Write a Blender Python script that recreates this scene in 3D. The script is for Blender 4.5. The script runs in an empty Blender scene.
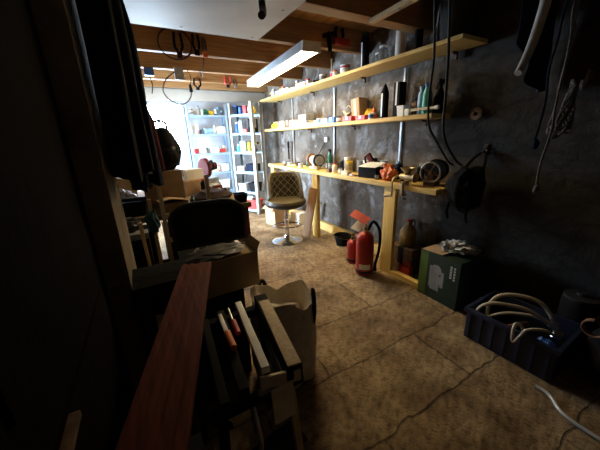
import bpy, bmesh, math, random
from mathutils import Vector, Matrix, noise
PI = math.pi
S = bpy.context.scene
C = S.collection
rnd = random.Random(7)

# ------------------------------------------------------------------ materials
def nd(nt, typ, **kw):
    n = nt.nodes.new(typ)
    for k, v in kw.items():
        setattr(n, k, v)
    return n

_M = {}
def mat(name, c1, c2=None, rough=0.6, metal=0.0, scale=12.0, bump=0.0, stretch=None, emit=None, spec=0.5, alpha=None, trans=0.0):
    if name in _M:
        return _M[name]
    m = bpy.data.materials.new(name); m.use_nodes = True
    nt = m.node_tree; b = nt.nodes['Principled BSDF']
    b.inputs['Roughness'].default_value = rough
    b.inputs['Metallic'].default_value = metal
    b.inputs['Specular IOR Level'].default_value = spec
    if trans:
        b.inputs['Transmission Weight'].default_value = trans
    if c2 is None:
        c2 = tuple(x * 0.7 for x in c1)
    tc = nd(nt, 'ShaderNodeTexCoord'); mp = nd(nt, 'ShaderNodeMapping')
    if stretch: mp.inputs['Scale'].default_value = stretch
    nz = nd(nt, 'ShaderNodeTexNoise'); nz.inputs['Scale'].default_value = scale; nz.inputs['Detail'].default_value = 5
    cr = nd(nt, 'ShaderNodeValToRGB')
    cr.color_ramp.elements[0].position = 0.35; cr.color_ramp.elements[1].position = 0.65
    cr.color_ramp.elements[0].color = (*c2, 1); cr.color_ramp.elements[1].color = (*c1, 1)
    L = nt.links.new
    L(tc.outputs['Object'], mp.inputs['Vector']); L(mp.outputs[0], nz.inputs['Vector'])
    L(nz.outputs[0], cr.inputs[0]); L(cr.outputs[0], b.inputs['Base Color'])
    if bump:
        bp = nd(nt, 'ShaderNodeBump'); bp.inputs['Strength'].default_value = bump; bp.inputs['Distance'].default_value = 0.01
        L(nz.outputs[0], bp.inputs['Height']); L(bp.outputs[0], b.inputs['Normal'])
    if emit:
        b.inputs['Emission Color'].default_value = (*emit[0], 1); b.inputs['Emission Strength'].default_value = emit[1]
    _M[name] = m
    return m

def wood(name, c1, c2, axis='y', rough=0.6, bump=0.15, fine=60.0):
    if name in _M: return _M[name]
    st = {'x': (0.06, 1, 1), 'y': (1, 0.06, 1), 'z': (1, 1, 0.06)}[axis]
    return mat(name, c1, c2, rough=rough, scale=fine, bump=bump, stretch=st)

pine_y = wood('pine_along', (0.80, 0.57, 0.20), (0.64, 0.42, 0.11), 'y')
pine_z = wood('pine_upright', (0.80, 0.55, 0.15), (0.66, 0.42, 0.09), 'z')
oak_x = wood('joist_wood', (0.44, 0.25, 0.10), (0.30, 0.155, 0.055), 'x', fine=40)
ceil_w = wood('ceiling_boards_wood', (0.56, 0.33, 0.13), (0.40, 0.22, 0.08), 'y', fine=25)
redwood = wood('red_brown_wood', (0.15, 0.038, 0.022), (0.085, 0.02, 0.012), 'y', rough=0.75)
redwood.node_tree.nodes['Principled BSDF'].inputs['Specular IOR Level'].default_value = .15
brown_z = wood('brown_board_wood', (0.42, 0.23, 0.11), (0.28, 0.14, 0.06), 'z')
palew = wood('pale_wood', (0.62, 0.46, 0.27), (0.48, 0.33, 0.17), 'z')
black = mat('black_plastic', (0.012, 0.012, 0.014), (0.006, 0.006, 0.007), rough=0.8, spec=.12)
blackcloth = mat('black_cloth', (0.014, 0.014, 0.017), (0.007, 0.007, 0.008), rough=0.95, spec=0.1, scale=40, bump=0.4)
rubber = mat('black_rubber', (0.018, 0.017, 0.016), rough=0.75)
browncloth = mat('dark_brown_cloth', (0.07, 0.045, 0.032), (0.03, 0.02, 0.015), rough=0.95, spec=0.1, scale=25, bump=0.5)
redcloth = mat('maroon_cloth', (0.10, 0.025, 0.025), (0.05, 0.012, 0.014), rough=0.95, spec=0.1, scale=25, bump=0.5)
navycloth = mat('navy_cloth', (0.018, 0.024, 0.045), (0.009, 0.012, 0.024), rough=0.95, spec=0.1, scale=25, bump=0.5)
cardboard = mat('cardboard', (0.46, 0.31, 0.18), (0.38, 0.25, 0.14), rough=0.85, scale=8)
darkcard = mat('dark_cardboard', (0.22, 0.14, 0.07), (0.17, 0.105, 0.05), rough=0.85, scale=8)
white = mat('white_plastic', (0.80, 0.80, 0.78), (0.70, 0.70, 0.68), rough=0.45)
paper = mat('white_paper', (0.82, 0.81, 0.77), (0.72, 0.71, 0.66), rough=0.85)
cream = mat('cream_plastic', (0.72, 0.62, 0.42), (0.62, 0.52, 0.34), rough=0.55)
grey = mat('grey_plastic', (0.30, 0.31, 0.33), rough=0.5)
lgrey = mat('light_grey_metal', (0.55, 0.58, 0.62), (0.45, 0.48, 0.52), rough=0.4, metal=0.3)
steel = mat('steel', (0.55, 0.55, 0.55), (0.35, 0.34, 0.32), rough=0.35, metal=0.9)
rusty = mat('rusty_iron', (0.22, 0.13, 0.08), (0.09, 0.06, 0.045), rough=0.7, metal=0.5, scale=30, bump=0.3)
chrome = mat('chrome', (0.80, 0.80, 0.82), (0.74, 0.74, 0.76), rough=0.12, metal=1.0)
brass = mat('tarnished_brass', (0.62, 0.50, 0.28), (0.40, 0.30, 0.16), rough=0.45, metal=0.6)
red = mat('red_paint', (0.42, 0.022, 0.014), (0.33, 0.016, 0.01), rough=0.35)
redpl = mat('red_plastic', (0.68, 0.06, 0.05), (0.55, 0.04, 0.04), rough=0.45)
pinkred = mat('faded_red_card', (0.80, 0.16, 0.12), (0.68, 0.10, 0.08), rough=0.7)
orange = mat('orange_plastic', (0.80, 0.20, 0.03), (0.65, 0.13, 0.02), rough=0.5)
yellow = mat('yellow_plastic', (0.80, 0.55, 0.03), (0.68, 0.42, 0.02), rough=0.5)
blue = mat('blue_plastic', (0.03, 0.14, 0.48), (0.02, 0.09, 0.34), rough=0.45)
lblue = mat('pale_blue_plastic', (0.30, 0.48, 0.72), (0.22, 0.38, 0.60), rough=0.45)
crateblue = mat('crate_blue', (0.016, 0.025, 0.062), (0.011, 0.018, 0.045), rough=0.5)
teal = mat('teal_plastic', (0.05, 0.42, 0.33), (0.035, 0.32, 0.25), rough=0.4)
dkteal = mat('dark_teal_cloth', (0.02, 0.09, 0.10), (0.012, 0.05, 0.06), rough=0.9)
green = mat('dark_green_card', (0.009, 0.032, 0.017), (0.006, 0.024, 0.013), rough=0.6)
lgreen = mat('leaf_green_card', (0.09, 0.17, 0.03), (0.06, 0.12, 0.02), rough=0.6)
gglass = mat('green_bottle_glass', (0.03, 0.13, 0.07), (0.02, 0.09, 0.05), rough=0.12)
clear = mat('clear_glass', (0.85, 0.88, 0.88), (0.80, 0.84, 0.84), rough=0.06, trans=0.85)
sackm = mat('woven_sack', (0.80, 0.72, 0.58), (0.64, 0.56, 0.43), rough=0.85, scale=18, bump=0.35)
leather = mat('olive_leather', (0.15, 0.12, 0.07), (0.09, 0.07, 0.038), rough=0.38, scale=30, bump=0.08)
leatherd = mat('dark_leather', (0.035, 0.03, 0.022), (0.022, 0.018, 0.014), rough=0.4)
thread = mat('pale_stitching', (0.42, 0.35, 0.23), rough=0.7)
rackm = mat('blue_grey_steel', (0.36, 0.50, 0.62), (0.28, 0.41, 0.53), rough=0.4, metal=0.15)
rackd = mat('galvanised_steel', (0.36, 0.37, 0.34), (0.27, 0.28, 0.26), rough=0.45, metal=0.4)
whitewall = mat('white_board', (0.62, 0.58, 0.50), (0.54, 0.50, 0.43), rough=0.6, scale=3)
rope = mat('grey_rope', (0.16, 0.14, 0.13), (0.08, 0.07, 0.065), rough=0.9, scale=80, bump=0.5)
orangerope = mat('copper_wire', (0.24, 0.11, 0.06), rough=0.6)
hosew = mat('pale_hose', (0.50, 0.43, 0.33), (0.42, 0.35, 0.27), rough=0.5)
doorm = wood('shade_black_door', (0.008, 0.006, 0.005), (0.004, 0.003, 0.003), 'z', rough=0.95)  # near-black so the added leaf looks unlit
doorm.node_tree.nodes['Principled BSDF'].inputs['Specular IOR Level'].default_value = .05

def make_floor_mat():
    m = bpy.data.materials.new('stone_flags'); m.use_nodes = True
    nt = m.node_tree; L = nt.links.new; b = nt.nodes['Principled BSDF']
    tc = nd(nt, 'ShaderNodeTexCoord')
    wn = nd(nt, 'ShaderNodeTexNoise'); wn.inputs['Scale'].default_value = 5; wn.inputs['Detail'].default_value = 4
    mix = nd(nt, 'ShaderNodeVectorMath', operation='SCALE'); mix.inputs['Scale'].default_value = 0.10
    add = nd(nt, 'ShaderNodeVectorMath', operation='ADD')
    off = nd(nt, 'ShaderNodeVectorMath', operation='ADD'); off.inputs[1].default_value = (0.35, 0.18 - 0.025, 0)
    L(tc.outputs['Object'], wn.inputs['Vector']); L(wn.outputs['Color'], mix.inputs[0])
    L(tc.outputs['Object'], add.inputs[0]); L(mix.outputs[0], add.inputs[1]); L(add.outputs[0], off.inputs[0])
    br = nd(nt, 'ShaderNodeTexBrick', offset=0.37)
    br.inputs['Scale'].default_value = 1.0; br.inputs['Brick Width'].default_value = 1.25; br.inputs['Row Height'].default_value = 0.46
    br.inputs['Mortar Size'].default_value = 0.009; br.inputs['Mortar Smooth'].default_value = 0.5
    br.inputs['Color1'].default_value = (0.42, 0.305, 0.175, 1); br.inputs['Color2'].default_value = (0.52, 0.395, 0.24, 1); br.inputs['Mortar'].default_value = (0.25, 0.18, 0.10, 1)
    L(off.outputs[0], br.inputs['Vector'])
    n1 = nd(nt, 'ShaderNodeTexNoise'); n1.inputs['Scale'].default_value = 3.2; n1.inputs['Detail'].default_value = 8; n1.inputs['Roughness'].default_value = 0.65
    r1 = nd(nt, 'ShaderNodeValToRGB'); r1.color_ramp.elements[0].position = 0.38; r1.color_ramp.elements[1].position = 0.62
    r1.color_ramp.elements[0].color = (0.42, 0.35, 0.28, 1); r1.color_ramp.elements[1].color = (1.0, 1.0, 1.0, 1)
    n2 = nd(nt, 'ShaderNodeTexNoise'); n2.inputs['Scale'].default_value = 26; n2.inputs['Detail'].default_value = 6; n2.inputs['Roughness'].default_value = 0.7
    r2 = nd(nt, 'ShaderNodeValToRGB'); r2.color_ramp.elements[0].position = 0.36; r2.color_ramp.elements[1].position = 0.56
    r2.color_ramp.elements[0].color = (0.45, 0.41, 0.36, 1); r2.color_ramp.elements[1].color = (1.05, 1.03, 1.0, 1)
    L(tc.outputs['Object'], n1.inputs['Vector']); L(tc.outputs['Object'], n2.inputs['Vector'])
    L(n1.outputs[0], r1.inputs[0]); L(n2.outputs[0], r2.inputs[0])
    m1 = nd(nt, 'ShaderNodeMixRGB', blend_type='MULTIPLY'); m1.inputs[0].default_value = 1
    m2 = nd(nt, 'ShaderNodeMixRGB', blend_type='MULTIPLY'); m2.inputs[0].default_value = 1
    L(br.outputs['Color'], m1.inputs[1]); L(r1.outputs[0], m1.inputs[2]); L(m1.outputs[0], m2.inputs[1]); L(r2.outputs[0], m2.inputs[2])
    L(m2.outputs[0], b.inputs['Base Color'])
    b.inputs['Roughness'].default_value = 0.62; b.inputs['Specular IOR Level'].default_value = 0.35
    h = nd(nt, 'ShaderNodeMath', operation='MULTIPLY_ADD'); h.inputs[1].default_value = 0.35
    hm = nd(nt, 'ShaderNodeMath', operation='MULTIPLY'); hm.inputs[1].default_value = -0.22
    ha = nd(nt, 'ShaderNodeMath', operation='ADD')
    L(br.outputs['Fac'], hm.inputs[0]); L(n2.outputs[0], h.inputs[0]); L(n1.outputs[0], h.inputs[2]); L(h.outputs[0], ha.inputs[0]); L(hm.outputs[0], ha.inputs[1])
    bp = nd(nt, 'ShaderNodeBump'); bp.inputs['Strength'].default_value = 1.0; bp.inputs['Distance'].default_value = 0.04
    L(ha.outputs[0], bp.inputs['Height']); L(bp.outputs[0], b.inputs['Normal'])
    return m

def make_wall_mat(name, a, bcol, c, bumpd=0.03, s=1.0, streak=None, shaded_stone=None):
    """old plaster: mid tone a, dark worn patches c, pale flaking limewash bcol, brown run marks; bare = (stone colour darkened to paint in shade, y of its ragged edge)"""
    m = bpy.data.materials.new(name); m.use_nodes = True
    nt = m.node_tree; L = nt.links.new; b = nt.nodes['Principled BSDF']
    tc = nd(nt, 'ShaderNodeTexCoord')
    def noi(scale, det, ro, loc=(0, 0, 0), sc=(1, 1, 1), dist=0.0):
        mp = nd(nt, 'ShaderNodeMapping'); mp.inputs['Location'].default_value = loc; mp.inputs['Scale'].default_value = sc
        n = nd(nt, 'ShaderNodeTexNoise'); n.inputs['Scale'].default_value = scale; n.inputs['Detail'].default_value = det; n.inputs['Roughness'].default_value = ro; n.inputs['Distortion'].default_value = dist
        L(tc.outputs['Object'], mp.inputs[0]); L(mp.outputs[0], n.inputs['Vector']); return n
    def ramp(n, p0, p1, c0, c1):
        r = nd(nt, 'ShaderNodeValToRGB'); r.color_ramp.elements[0].position = p0; r.color_ramp.elements[1].position = p1
        r.color_ramp.elements[0].color = (*c0, 1); r.color_ramp.elements[1].color = (*c1, 1); L(n.outputs[0], r.inputs[0]); return r
    def mixc(f, x, yv):
        q = nd(nt, 'ShaderNodeMixRGB'); L(f, q.inputs[0]); L(x, q.inputs[1])
        if isinstance(yv, tuple): q.inputs[2].default_value = (*yv, 1)
        else: L(yv, q.inputs[2])
        return q.outputs[0]
    n1 = noi(3.2 * s, 10, .66, dist=.4); n2 = noi(4.5 * s, 10, .72, (3.1, 1.7, .4), dist=.6); n3 = noi(2.6 * s, 6, .6, (7.7, .3, 2.2), (1, 1.8, .45))
    col = ramp(n1, .36, .62, c, a).outputs[0]
    col = mixc(ramp(n2, .52, .62, (0, 0, 0), (.8, .8, .8)).outputs[0], col, bcol)
    if streak: col = mixc(ramp(n3, .56, .68, (0, 0, 0), (.75, .75, .75)).outputs[0], col, streak)
    hgt = nd(nt, 'ShaderNodeMath', operation='ADD'); L(n1.outputs[0], hgt.inputs[0]); L(n2.outputs[0], hgt.inputs[1])
    if shaded_stone:  # stonework whose dark tone also paints in the dim near end
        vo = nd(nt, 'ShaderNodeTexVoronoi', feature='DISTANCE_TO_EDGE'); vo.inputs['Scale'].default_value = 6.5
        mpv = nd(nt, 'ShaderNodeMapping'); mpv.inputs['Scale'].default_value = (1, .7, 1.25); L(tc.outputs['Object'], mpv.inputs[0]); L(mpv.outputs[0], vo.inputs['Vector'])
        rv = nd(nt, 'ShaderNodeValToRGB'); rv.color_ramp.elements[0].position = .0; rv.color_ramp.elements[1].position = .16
        rv.color_ramp.elements[0].color = (.034, .031, .028, 1); rv.color_ramp.elements[1].color = (*shaded_stone[0], 1); L(vo.outputs['Distance'], rv.inputs[0])
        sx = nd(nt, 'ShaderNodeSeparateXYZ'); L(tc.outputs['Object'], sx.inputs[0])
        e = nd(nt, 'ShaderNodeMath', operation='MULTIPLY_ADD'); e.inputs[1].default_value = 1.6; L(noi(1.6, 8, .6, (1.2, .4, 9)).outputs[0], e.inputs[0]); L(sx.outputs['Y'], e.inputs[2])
        g = nd(nt, 'ShaderNodeMapRange'); g.inputs['From Min'].default_value = shaded_stone[1] + .8 - .06; g.inputs['From Max'].default_value = shaded_stone[1] + .8 + .06; L(e.outputs[0], g.inputs['Value'])
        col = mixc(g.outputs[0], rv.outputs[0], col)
    L(col, b.inputs['Base Color'])
    b.inputs['Roughness'].default_value = 0.9; b.inputs['Specular IOR Level'].default_value = 0.2
    bp = nd(nt, 'ShaderNodeBump'); bp.inputs['Strength'].default_value = 0.6; bp.inputs['Distance'].default_value = bumpd
    L(hgt.outputs[0], bp.inputs['Height']); L(bp.outputs[0], b.inputs['Normal'])
    return m

floor_m = make_floor_mat()
wall_r_m = make_wall_mat('flaking_grey_plaster', (0.175, 0.148, 0.122), (0.29, 0.275, 0.27), (0.082, 0.064, 0.048), streak=(.085, .052, .03), shaded_stone=((.05, .046, .043), 1.75))  # near end's lack of light is put into the stone colour
wall_l_m = make_wall_mat('old_beige_plaster', (0.26, 0.21, 0.15), (0.30, 0.25, 0.18), (0.15, 0.115, 0.08))
wall_b_m = make_wall_mat('whitewash', (0.66, 0.65, 0.66), (0.70, 0.70, 0.72), (0.52, 0.50, 0.50), 0.015)
dark_m = make_wall_mat('dark_stone', (0.10, 0.09, 0.08), (0.12, 0.11, 0.10), (0.05, 0.04, 0.035))

# ------------------------------------------------------------------ mesh builder
class MB:
    def __init__(s): s.bm = bmesh.new()
    def _fin(s, vs, M):
        if M is not None: bmesh.ops.transform(s.bm, matrix=M, verts=vs)
        return s
    def box(s, x0, x1, y0, y1, z0, z1, bev=0.004, M=None):
        r = bmesh.ops.create_cube(s.bm, size=1)
        vs = r['verts']
        for v in vs:
            v.co = Vector((x0 + (v.co.x + .5) * (x1 - x0), y0 + (v.co.y + .5) * (y1 - y0), z0 + (v.co.z + .5) * (z1 - z0)))
        if M is not None: bmesh.ops.transform(s.bm, matrix=M, verts=vs)
        b = min(bev, 0.3 * min(abs(x1 - x0), abs(y1 - y0), abs(z1 - z0)))
        if b > 0.0004:
            es = list({e for v in vs for e in v.link_edges})
            bmesh.ops.bevel(s.bm, geom=es, offset=b, segments=2, profile=0.7, affect='EDGES')
        return s
    def cyl(s, p0, p1, r0, r1=None, n=18, caps=True):
        p0, p1 = Vector(p0), Vector(p1); d = p1 - p0
        r1 = r0 if r1 is None else r1
        M = Matrix.Translation((p0 + p1) / 2) @ d.to_track_quat('Z', 'Y').to_matrix().to_4x4()
        bmesh.ops.create_cone(s.bm, cap_ends=caps, segments=n, radius1=max(r0, 1e-4), radius2=max(r1, 1e-4), depth=d.length, matrix=M)
        return s
    def bar(s, p0, p1, w, h, up=(0, 0, 1), bev=0.003):
        p0, p1 = Vector(p0), Vector(p1); d = (p1 - p0); l = d.length; d.normalize()
        u = Vector(up); x = d.cross(u)
        if x.length < 1e-4: x = Vector((1, 0, 0))
        x.normalize(); z = x.cross(d)
        M = Matrix(((x.x, d.x, z.x, 0), (x.y, d.y, z.y, 0), (x.z, d.z, z.z, 0), (0, 0, 0, 1)))
        M = Matrix.Translation(p0) @ M
        return s.box(-w / 2, w / 2, 0, l, -h / 2, h / 2, bev, M)
    def lathe(s, prof, c=(0, 0, 0), n=22, M=None, sq=0.0):
        rings = []; c = Vector(c); new = []
        for r, z in prof:
            ring = []
            if r < 1e-5:
                v = s.bm.verts.new(c + Vector((0, 0, z))); ring = [v]
            else:
                for i in range(n):
                    a = 2 * PI * i / n; k = r
                    if sq: k = r * (1 + sq * (abs(math.sin(2 * a)) - .5))
                    ring.append(s.bm.verts.new(c + Vector((k * math.cos(a), k * math.sin(a), z))))
            rings.append(ring); new += ring
        for A, B in zip(rings, rings[1:]):
            for i in range(n):
                j = (i + 1) % n
                f = [A[i % len(A)], A[j % len(A)], B[j % len(B)], B[i % len(B)]]
                f2 = []
                for v in f:
                    if v not in f2: f2.append(v)
                if len(f2) > 2:
                    try: s.bm.faces.new(f2)
                    except ValueError: pass
        return s._fin(new, M)
    def tube(s, pts, r, n=8, closed=False, smooth=True, taper=None):
        P = [Vector(p) for p in pts]
        if smooth and len(P) > 2:
            Q = []; m = len(P)
            rng = range(m) if closed else range(m - 1)
            for i in rng:
                a = P[(i - 1) % m] if (closed or i > 0) else P[i]
                b, c2 = P[i], P[(i + 1) % m]
                d = P[(i + 2) % m] if (closed or i + 2 < m) else c2
                for k in range(6):
                    t = k / 6
                    Q.append(0.5 * ((2 * b) + (c2 - a) * t + (2 * a - 5 * b + 4 * c2 - d) * t * t + (3 * b - a - 3 * c2 + d) * t ** 3))
            if not closed: Q.append(P[-1])
            P = Q
        m = len(P); rings = []; ref = None
        for i, p in enumerate(P):
            t = (P[(i + 1) % m] - P[i - 1]) if closed else (P[min(i + 1, m - 1)] - P[max(i - 1, 0)])
            if t.length < 1e-7: t = Vector((0, 0, 1))
            t.normalize()
            if ref is None:
                ref = t.orthogonal().normalized()
            ref = (ref - t * ref.dot(t))
            if ref.length < 1e-5: ref = t.orthogonal()
            ref.normalize(); b = t.cross(ref)
            rr = r if taper is None else r * (1 + (taper - 1) * i / (m - 1))
            rings.append([s.bm.verts.new(p + rr * (math.cos(2 * PI * k / n) * ref + math.sin(2 * PI * k / n) * b)) for k in range(n)])
        pairs = list(zip(rings, rings[1:])) + ([(rings[-1], rings[0])] if closed else [])
        for A, B in pairs:
            for k in range(n):
                s.bm.faces.new([A[k], A[(k + 1) % n], B[(k + 1) % n], B[k]])
        if not closed:
            s.bm.faces.new(rings[0][::-1]); s.bm.faces.new(rings[-1])
        return s
    def prism(s, poly, d, M=None):
        """polygon in local XZ, extruded along +Y by d"""
        a = [s.bm.verts.new((x, 0, z)) for x, z in poly]; b = [s.bm.verts.new((x, d, z)) for x, z in poly]
        n = len(poly)
        s.bm.faces.new(a); s.bm.faces.new(b[::-1])
        for i in range(n): s.bm.faces.new([a[i], b[i], b[(i + 1) % n], a[(i + 1) % n]])
        return s._fin(a + b, M)
    def blob(s, c, rx, ry, rz, seed=0, amp=0.2, freq=3.0, sub=3, flat=None):
        r = bmesh.ops.create_icosphere(s.bm, subdivisions=sub, radius=1)
        for v in r['verts']:
            d = v.co.normalized()
            k = 1 + amp * noise.noise(d * freq + Vector((seed * 3.7, seed * 1.3, seed)))
            v.co = Vector((c[0] + d.x * rx * k, c[1] + d.y * ry * k, c[2] + d.z * rz * k))
            if flat is not None and v.co.z < flat: v.co.z = flat
        return s
    def sheet(s, fn, nu, nv, th=0.006):
        """thick sheet from fn(u,v)->Vector"""
        V = [[s.bm.verts.new(fn(i / nu, j / nv)) for j in range(nv + 1)] for i in range(nu + 1)]
        fs = [s.bm.faces.new([V[i][j], V[i + 1][j], V[i + 1][j + 1], V[i][j + 1]]) for i in range(nu) for j in range(nv)]
        s.bm.normal_update()
        bmesh.ops.solidify(s.bm, geom=fs, thickness=th)
        return s
    def build(s, name, material, parent=None, loc=(0, 0, 0), rot=(0, 0, 0), world=False, angle=40):
        if world and parent is not None:
            M = Matrix.Translation(parent.location) @ parent.rotation_euler.to_matrix().to_4x4()
            bmesh.ops.transform(s.bm, matrix=M.inverted(), verts=s.bm.verts[:])
        elif world and parent is None:
            bmesh.ops.translate(s.bm, vec=-Vector(loc), verts=s.bm.verts[:])
        bmesh.ops.recalc_face_normals(s.bm, faces=s.bm.faces[:])
        me = bpy.data.meshes.new(name); s.bm.to_mesh(me); s.bm.free()
        for p in me.polygons: p.use_smooth = True
        me.set_sharp_from_angle(angle=math.radians(angle))
        me.materials.append(material)
        o = bpy.data.objects.new(name, me); C.objects.link(o)
        o.location = loc; o.rotation_euler = rot
        if parent is not None:
            o.parent = parent
            if world: o.location = (0, 0, 0)
        return o

def tag(o, label, cat, group=None, kind=None):
    o['label'] = label; o['category'] = cat
    if group: o['group'] = group
    if kind: o['kind'] = kind
    return o
def thing(name, label, cat, loc=(0, 0, 0), rz=0.0, group=None, rx=0.0, ry=0.0):
    o = bpy.data.objects.new(name, None); C.objects.link(o); o.empty_display_size = 0.05
    o.location = loc; o.rotation_euler = (rx, ry, rz)
    return tag(o, label, cat, group)
def dup(root, loc, rz, label, group=None):
    r = root.copy(); C.objects.link(r); r.location = loc; r.rotation_euler = (root.rotation_euler.x, root.rotation_euler.y, rz)
    r['label'] = label
    if group: r['group'] = group
    for ch in list(root.children):
        c = ch.copy(); C.objects.link(c); c.parent = r
        for g in list(ch.children):
            d = g.copy(); C.objects.link(d); d.parent = c
    return r
def struct(name, mb, m, label=None, **k):
    o = mb.build(name, m, **k); o['kind'] = 'structure'
    if label: o['label'] = label
    return o

# ------------------------------------------------------------------ the setting
ZC = 2.62          # ceiling
XL, XR, YF, YB = -0.48, 2.60, -1.0, 6.15
def wallgrid(axis, pos, a0, a1, b0, b1, na, nb, amp, sign, th=0.12, holes=()):
    mb = MB()
    def P(u, v):
        a = a0 + u * (a1 - a0); b = b0 + v * (b1 - b0)
        p = Vector((pos, a, b)) if axis == 'x' else Vector((a, pos, b))
        k = abs(noise.noise(p * 1.7)) * amp + abs(noise.noise(p * 6.0)) * amp * .5
        if axis == 'x': p.x += sign * k
        else: p.y += sign * k
        return p
    V = [[mb.bm.verts.new(P(i / na, j / nb)) for j in range(nb + 1)] for i in range(na + 1)]
    W = []
    for i in range(na):
        for j in range(nb):
            mb.bm.faces.new([V[i][j], V[i + 1][j], V[i + 1][j + 1], V[i][j + 1]])
    # backing so that the wall has real thickness
    if axis == 'x': mb.box(pos + sign * (amp * 1.5 + .005), pos + sign * (amp * 1.5 + th), a0, a1, b0, b1, 0)
    else: mb.box(a0, a1, pos + sign * (amp * 1.5 + .005), pos + sign * (amp * 1.5 + th), b0, b1, 0)
    return mb

struct('floor', MB().box(XL - .3, XR + .3, YF - .2, YB + .3, -0.1, 0, 0), floor_m)
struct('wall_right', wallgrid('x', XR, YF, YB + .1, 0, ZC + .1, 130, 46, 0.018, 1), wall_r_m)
struct('wall_front', MB().box(XL - .2, XR + .2, YF - .15, YF, 0, ZC + .1, 0), dark_m)
# back wall with the window opening
WX0, WX1, WZ0, WZ1 = 0.10, 0.92, 1.28, 2.20
mb = MB()
mb.box(XL - .2, WX0, YB, YB + .22, 0, ZC + .1, 0).box(WX1, XR + .2, YB, YB + .22, 0, ZC + .1, 0)
mb.box(WX0, WX1, YB, YB + .22, 0, WZ0, 0).box(WX0, WX1, YB, YB + .22, WZ1, ZC + .1, 0)
struct('wall_back', mb, wall_b_m)
# left wall with the wide opening to daylight near the far end
DY0, DY1, DZ0, DZ1 = 4.45, 5.85, 0.06, 2.18
mb = MB()
mb.box(XL - .2, XL, YF, DY0, 0, ZC + .1, 0).box(XL - .2, XL, DY1, YB + .2, 0, ZC + .1, 0)
mb.box(XL - .2, XL, DY0, DY1, 0, DZ0, 0).box(XL - .2, XL, DY0, DY1, DZ1, ZC + .1, 0)
mb.box(XL, -0.12, 1.42, 2.05, 0, ZC, 0.012)
struct('wall_left', mb, wall_l_m)

def window(name, axis, pos, a0, a1, z0, z1, nm):
    f = MB(); t = .05
    def bx(p, q, r, s2, d=.05):
        if axis == 'y': f.box(p, q, pos, pos + d, r, s2)
        else: f.box(pos - d, pos, p, q, r, s2)
    bx(a0, a0 + t, z0, z1); bx(a1 - t, a1, z0, z1); bx(a0 + t, a1 - t, z0, z0 + t); bx(a0 + t, a1 - t, z1 - t, z1)
    for k in range(1, nm):
        c = a0 + (a1 - a0) * k / nm; bx(c - .02, c + .02, z0 + t, z1 - t)
    o = struct(name, f, white)
    g = MB()
    if axis == 'y': g.box(a0 + t, a1 - t, pos + .02, pos + .026, z0 + t, z1 - t, 0)
    else: g.box(pos - .026, pos - .02, a0 + t, a1 - t, z0 + t, z1 - t, 0)
    p = g.build('pane', glass_m, o); p['kind'] = 'structure'
glass_m = bpy.data.materials.new('window_glass'); glass_m.use_nodes = True
nt = glass_m.node_tree; nt.nodes.remove(nt.nodes['Principled BSDF'])
tr = nd(nt, 'ShaderNodeBsdfTransparent'); gl = nd(nt, 'ShaderNodeBsdfGlossy'); gl.inputs['Roughness'].default_value = .03
fr = nd(nt, 'ShaderNodeFresnel'); mx = nd(nt, 'ShaderNodeMixShader')
nt.links.new(fr.outputs[0], mx.inputs[0]); nt.links.new(tr.outputs[0], mx.inputs[1]); nt.links.new(gl.outputs[0], mx.inputs[2])
nt.links.new(mx.outputs[0], nt.nodes['Material Output'].inputs['Surface'])
window('window_1', 'y', YB + .06, WX0, WX1, WZ0, WZ1, 2)
window('window_2', 'x', XL - .06, DY0, DY1, DZ0, DZ1, 3)

# ceiling boards and joists
mb = MB(); x = XL
while x < XR + .05:
    mb.box(x, min(x + .138, XR + .1), YF, YB, ZC, ZC + .03, .003); x += .141
mb.box(XL - .2, XR + .2, YF - .1, YB + .2, ZC + .031, ZC + .09, 0)
struct('ceiling', mb, ceil_w)
JB = 2.40
for k, (y, w, zb) in enumerate([(-.40, .09, JB), (.38, .09, JB), (1.17, .09, JB), (1.96, .13, JB - .02), (2.83, .08, JB), (3.60, .08, JB), (4.40, .08, JB), (5.13, .08, JB), (5.80, .07, JB)]):
    struct('trim_%d' % (k + 1), MB().box(XL, XR, y, y + w, zb, ZC, .004), oak_x)
struct('trim_10', MB().box(XL, XR, 5.95, 6.0, 2.205, 2.398, .004), whitewall)
struct('baseboard_right', MB().box(2.52, 2.595, 2.35, 5.0, 0, .13, .006), pine_y)

# added door leaf close on the left, coloured near-black in place of shade, and the far-left doorway in the front
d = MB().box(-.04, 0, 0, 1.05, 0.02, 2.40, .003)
dl = struct('added_door_1', d, doorm, loc=(-.235, .36, 0), rot=(0, 0, -.02))
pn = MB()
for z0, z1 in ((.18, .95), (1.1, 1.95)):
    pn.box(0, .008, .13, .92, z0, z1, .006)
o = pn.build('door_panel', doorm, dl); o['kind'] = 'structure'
o = MB().cyl((0, .08, 1.02), (.05, .08, 1.02), .011).bar((.05, .08, 1.02), (.05, .20, 1.02), .018, .014).build('door_handle', rusty, dl); o['kind'] = 'structure'

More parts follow.
